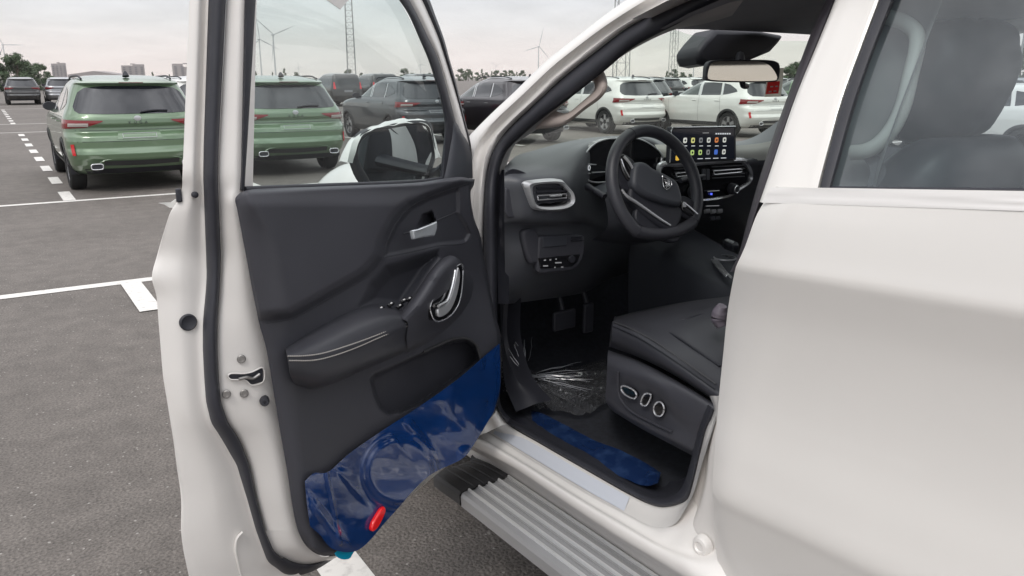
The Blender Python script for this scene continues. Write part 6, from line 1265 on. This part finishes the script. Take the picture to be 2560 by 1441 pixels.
# ---- trees: trunk, limbs, crown of leaf clumps
LEAF = [two('leaves_a', (.06, .10, .05), (.11, .16, .08), 1.3, .7), two('leaves_b', (.07, .105, .06), (.12, .16, .09), 1.1, .7)]
BARK = mat('bark', (.09, .07, .055), .9, bump=(30, .6, 'noise'))
def make_tree(seed, H, W, conic=False, nl=4200, m=0):
    r = np.random.default_rng(seed); T = empty('tree', (0, 0, 0), 'tree', 'tree')
    tube('trunk', [(0, 0, -.1), (.05 * H * r.uniform(-1, 1), 0, H * .3), (0, .03 * H, H * .75)], [H * .03, H * .02, H * .008], BARK, T, 10, 8, local=True)
    cl = []
    for i in range(26 if not conic else 20):
        z = r.uniform(.06, .96) if not conic else (i + .5) / 20 * .8 + .17
        wr = W * (math.sin(math.pi * min(max((z + .12) / 1.14, 0), 1)) ** .7 if not conic else (1.02 - z) * 1.0)
        a = r.uniform(0, 6.28); q = r.uniform(.2, .9) ** .6 * wr; cl.append((q * math.cos(a), q * math.sin(a), z * H, W * r.uniform(.22, .40) * (1 if not conic else .8)))
        if i % 3 == 0: tube('limb', [(0, 0, z * H * .6), (q * .5 * math.cos(a), q * .5 * math.sin(a), z * H * .82), (q * math.cos(a), q * math.sin(a), z * H)], [H * .009, H * .006, H * .002], BARK, T, 6, 5, local=True)
    V, F = [], []
    ci = r.integers(0, len(cl), nl)
    for k in range(nl):
        x, y, z, s = cl[ci[k]]; d = r.normal(size=3); d /= np.linalg.norm(d); c = np.array([x, y, z]) + d * s * r.uniform(.35, 1.0) * (1, 1, .8); t = r.normal(size=3); t /= np.linalg.norm(t); b = np.cross(t, d); b /= np.linalg.norm(b) + 1e-9; e = H * r.uniform(.016, .034)
        i0 = len(V); V += [c - t * e, c + b * e * .6, c + t * e, c - b * e * .6]; F.append((i0, i0 + 1, i0 + 2, i0 + 3))
    mesh('crown', V, F, LEAF[m], T, smooth=False, local=True); return T
protos = [make_tree(1, 7, 3.2), make_tree(2, 8, 3.6, m=1), make_tree(3, 6, 1.5, True, 1500), make_tree(4, 6.5, 2.6, m=1)]
used = [False] * 4
TL = []                                       # column, distance, prototype, height scale, what marks it out
for px, d, k, s in ((-120, 115, 0, .85), (-70, 118, 1, .75), (-25, 120, 0, .75), (14, 118, 1, .52), (45, 116, 0, .62), (72, 122, 3, .56), (98, 125, 0, .48), (120, 128, 3, .38), (142, 130, 3, .25)): TL.append((px, d, k, s, 'bushy green tree in the clump at the end of the far car rows', 'trees at the end of the far car rows'))
for px, d, k, s in ((382, 170, 2, .75), (424, 180, 2, .62), (640, 200, 2, .9), (682, 210, 2, .85), (712, 190, 2, 1.1), (740, 220, 3, .8), (845, 230, 3, .6), (872, 240, 0, 1.0), (905, 240, 3, .8), (930, 240, 3, .7), (955, 230, 2, .85), (1012, 200, 0, .95), (1030, 215, 3, .75), (1075, 240, 3, .8)): TL.append((px, d * 1.6, k, s * .75, 'small far green tree on the horizon behind the green and slate SUVs', 'far trees behind the SUV rows'))
for i in range(15): TL.append((1150 + 11 * i + RNG.uniform(-4, 4), 420 + RNG.uniform(-20, 20), (0, 2, 3, 2)[i % 4], RNG.uniform(.55, 1.0), 'tree in the thin line above the aubergine SUV roof', 'thin line of trees by the windscreen pillar'))
for px, d, k, s in ((1667, 240, 2, .6), (1684, 240, 3, .62), (1705, 250, 3, .5), (1725, 250, 3, .42)): TL.append((px, d, k, s, 'small tree at the foot of the slim lattice mast', 'trees at the foot of the slim mast'))
for px, d, k, s in ((1972, 150, 0, .5), (1990, 150, 1, .55), (2010, 150, 0, .62), (2040, 150, 1, .6), (2545, 110, 2, .9), (2575, 112, 1, .7), (2610, 110, 0, .9)): TL.append((px, d, k, s, 'dark green tree beyond the passenger side of the truck', 'trees beyond the passenger side'))
for px, d, k, s, lab, grp in TL:
    t = protos[k] if not used[k] else copy_tree(protos[k]); used[k] = True
    t.location = at_ground(px, d); t.scale = (s, s, s); t.rotation_euler = (0, 0, RNG.uniform(0, 6.28)); tag(t, lab, 'tree', grp)

# ================================================================== hazy air over the whole place
hz = box('haze', (-3050, -3050, -1), (3050, 3050, 100), None, None, 0); hz['kind'] = 'stuff'
hm = bpy.data.materials.new('haze_air'); hm.use_nodes = True; ht = hm.node_tree; ht.nodes.clear(); ho_ = ht.nodes.new('ShaderNodeOutputMaterial'); hv = ht.nodes.new('ShaderNodeVolumePrincipled')
hv.inputs['Color'].default_value = (1., .98, .97, 1); hv.inputs['Density'].default_value = .00018; hv.inputs['Anisotropy'].default_value = .2; ht.links.new(hv.outputs[0], ho_.inputs['Volume']); hz.data.materials.append(hm)
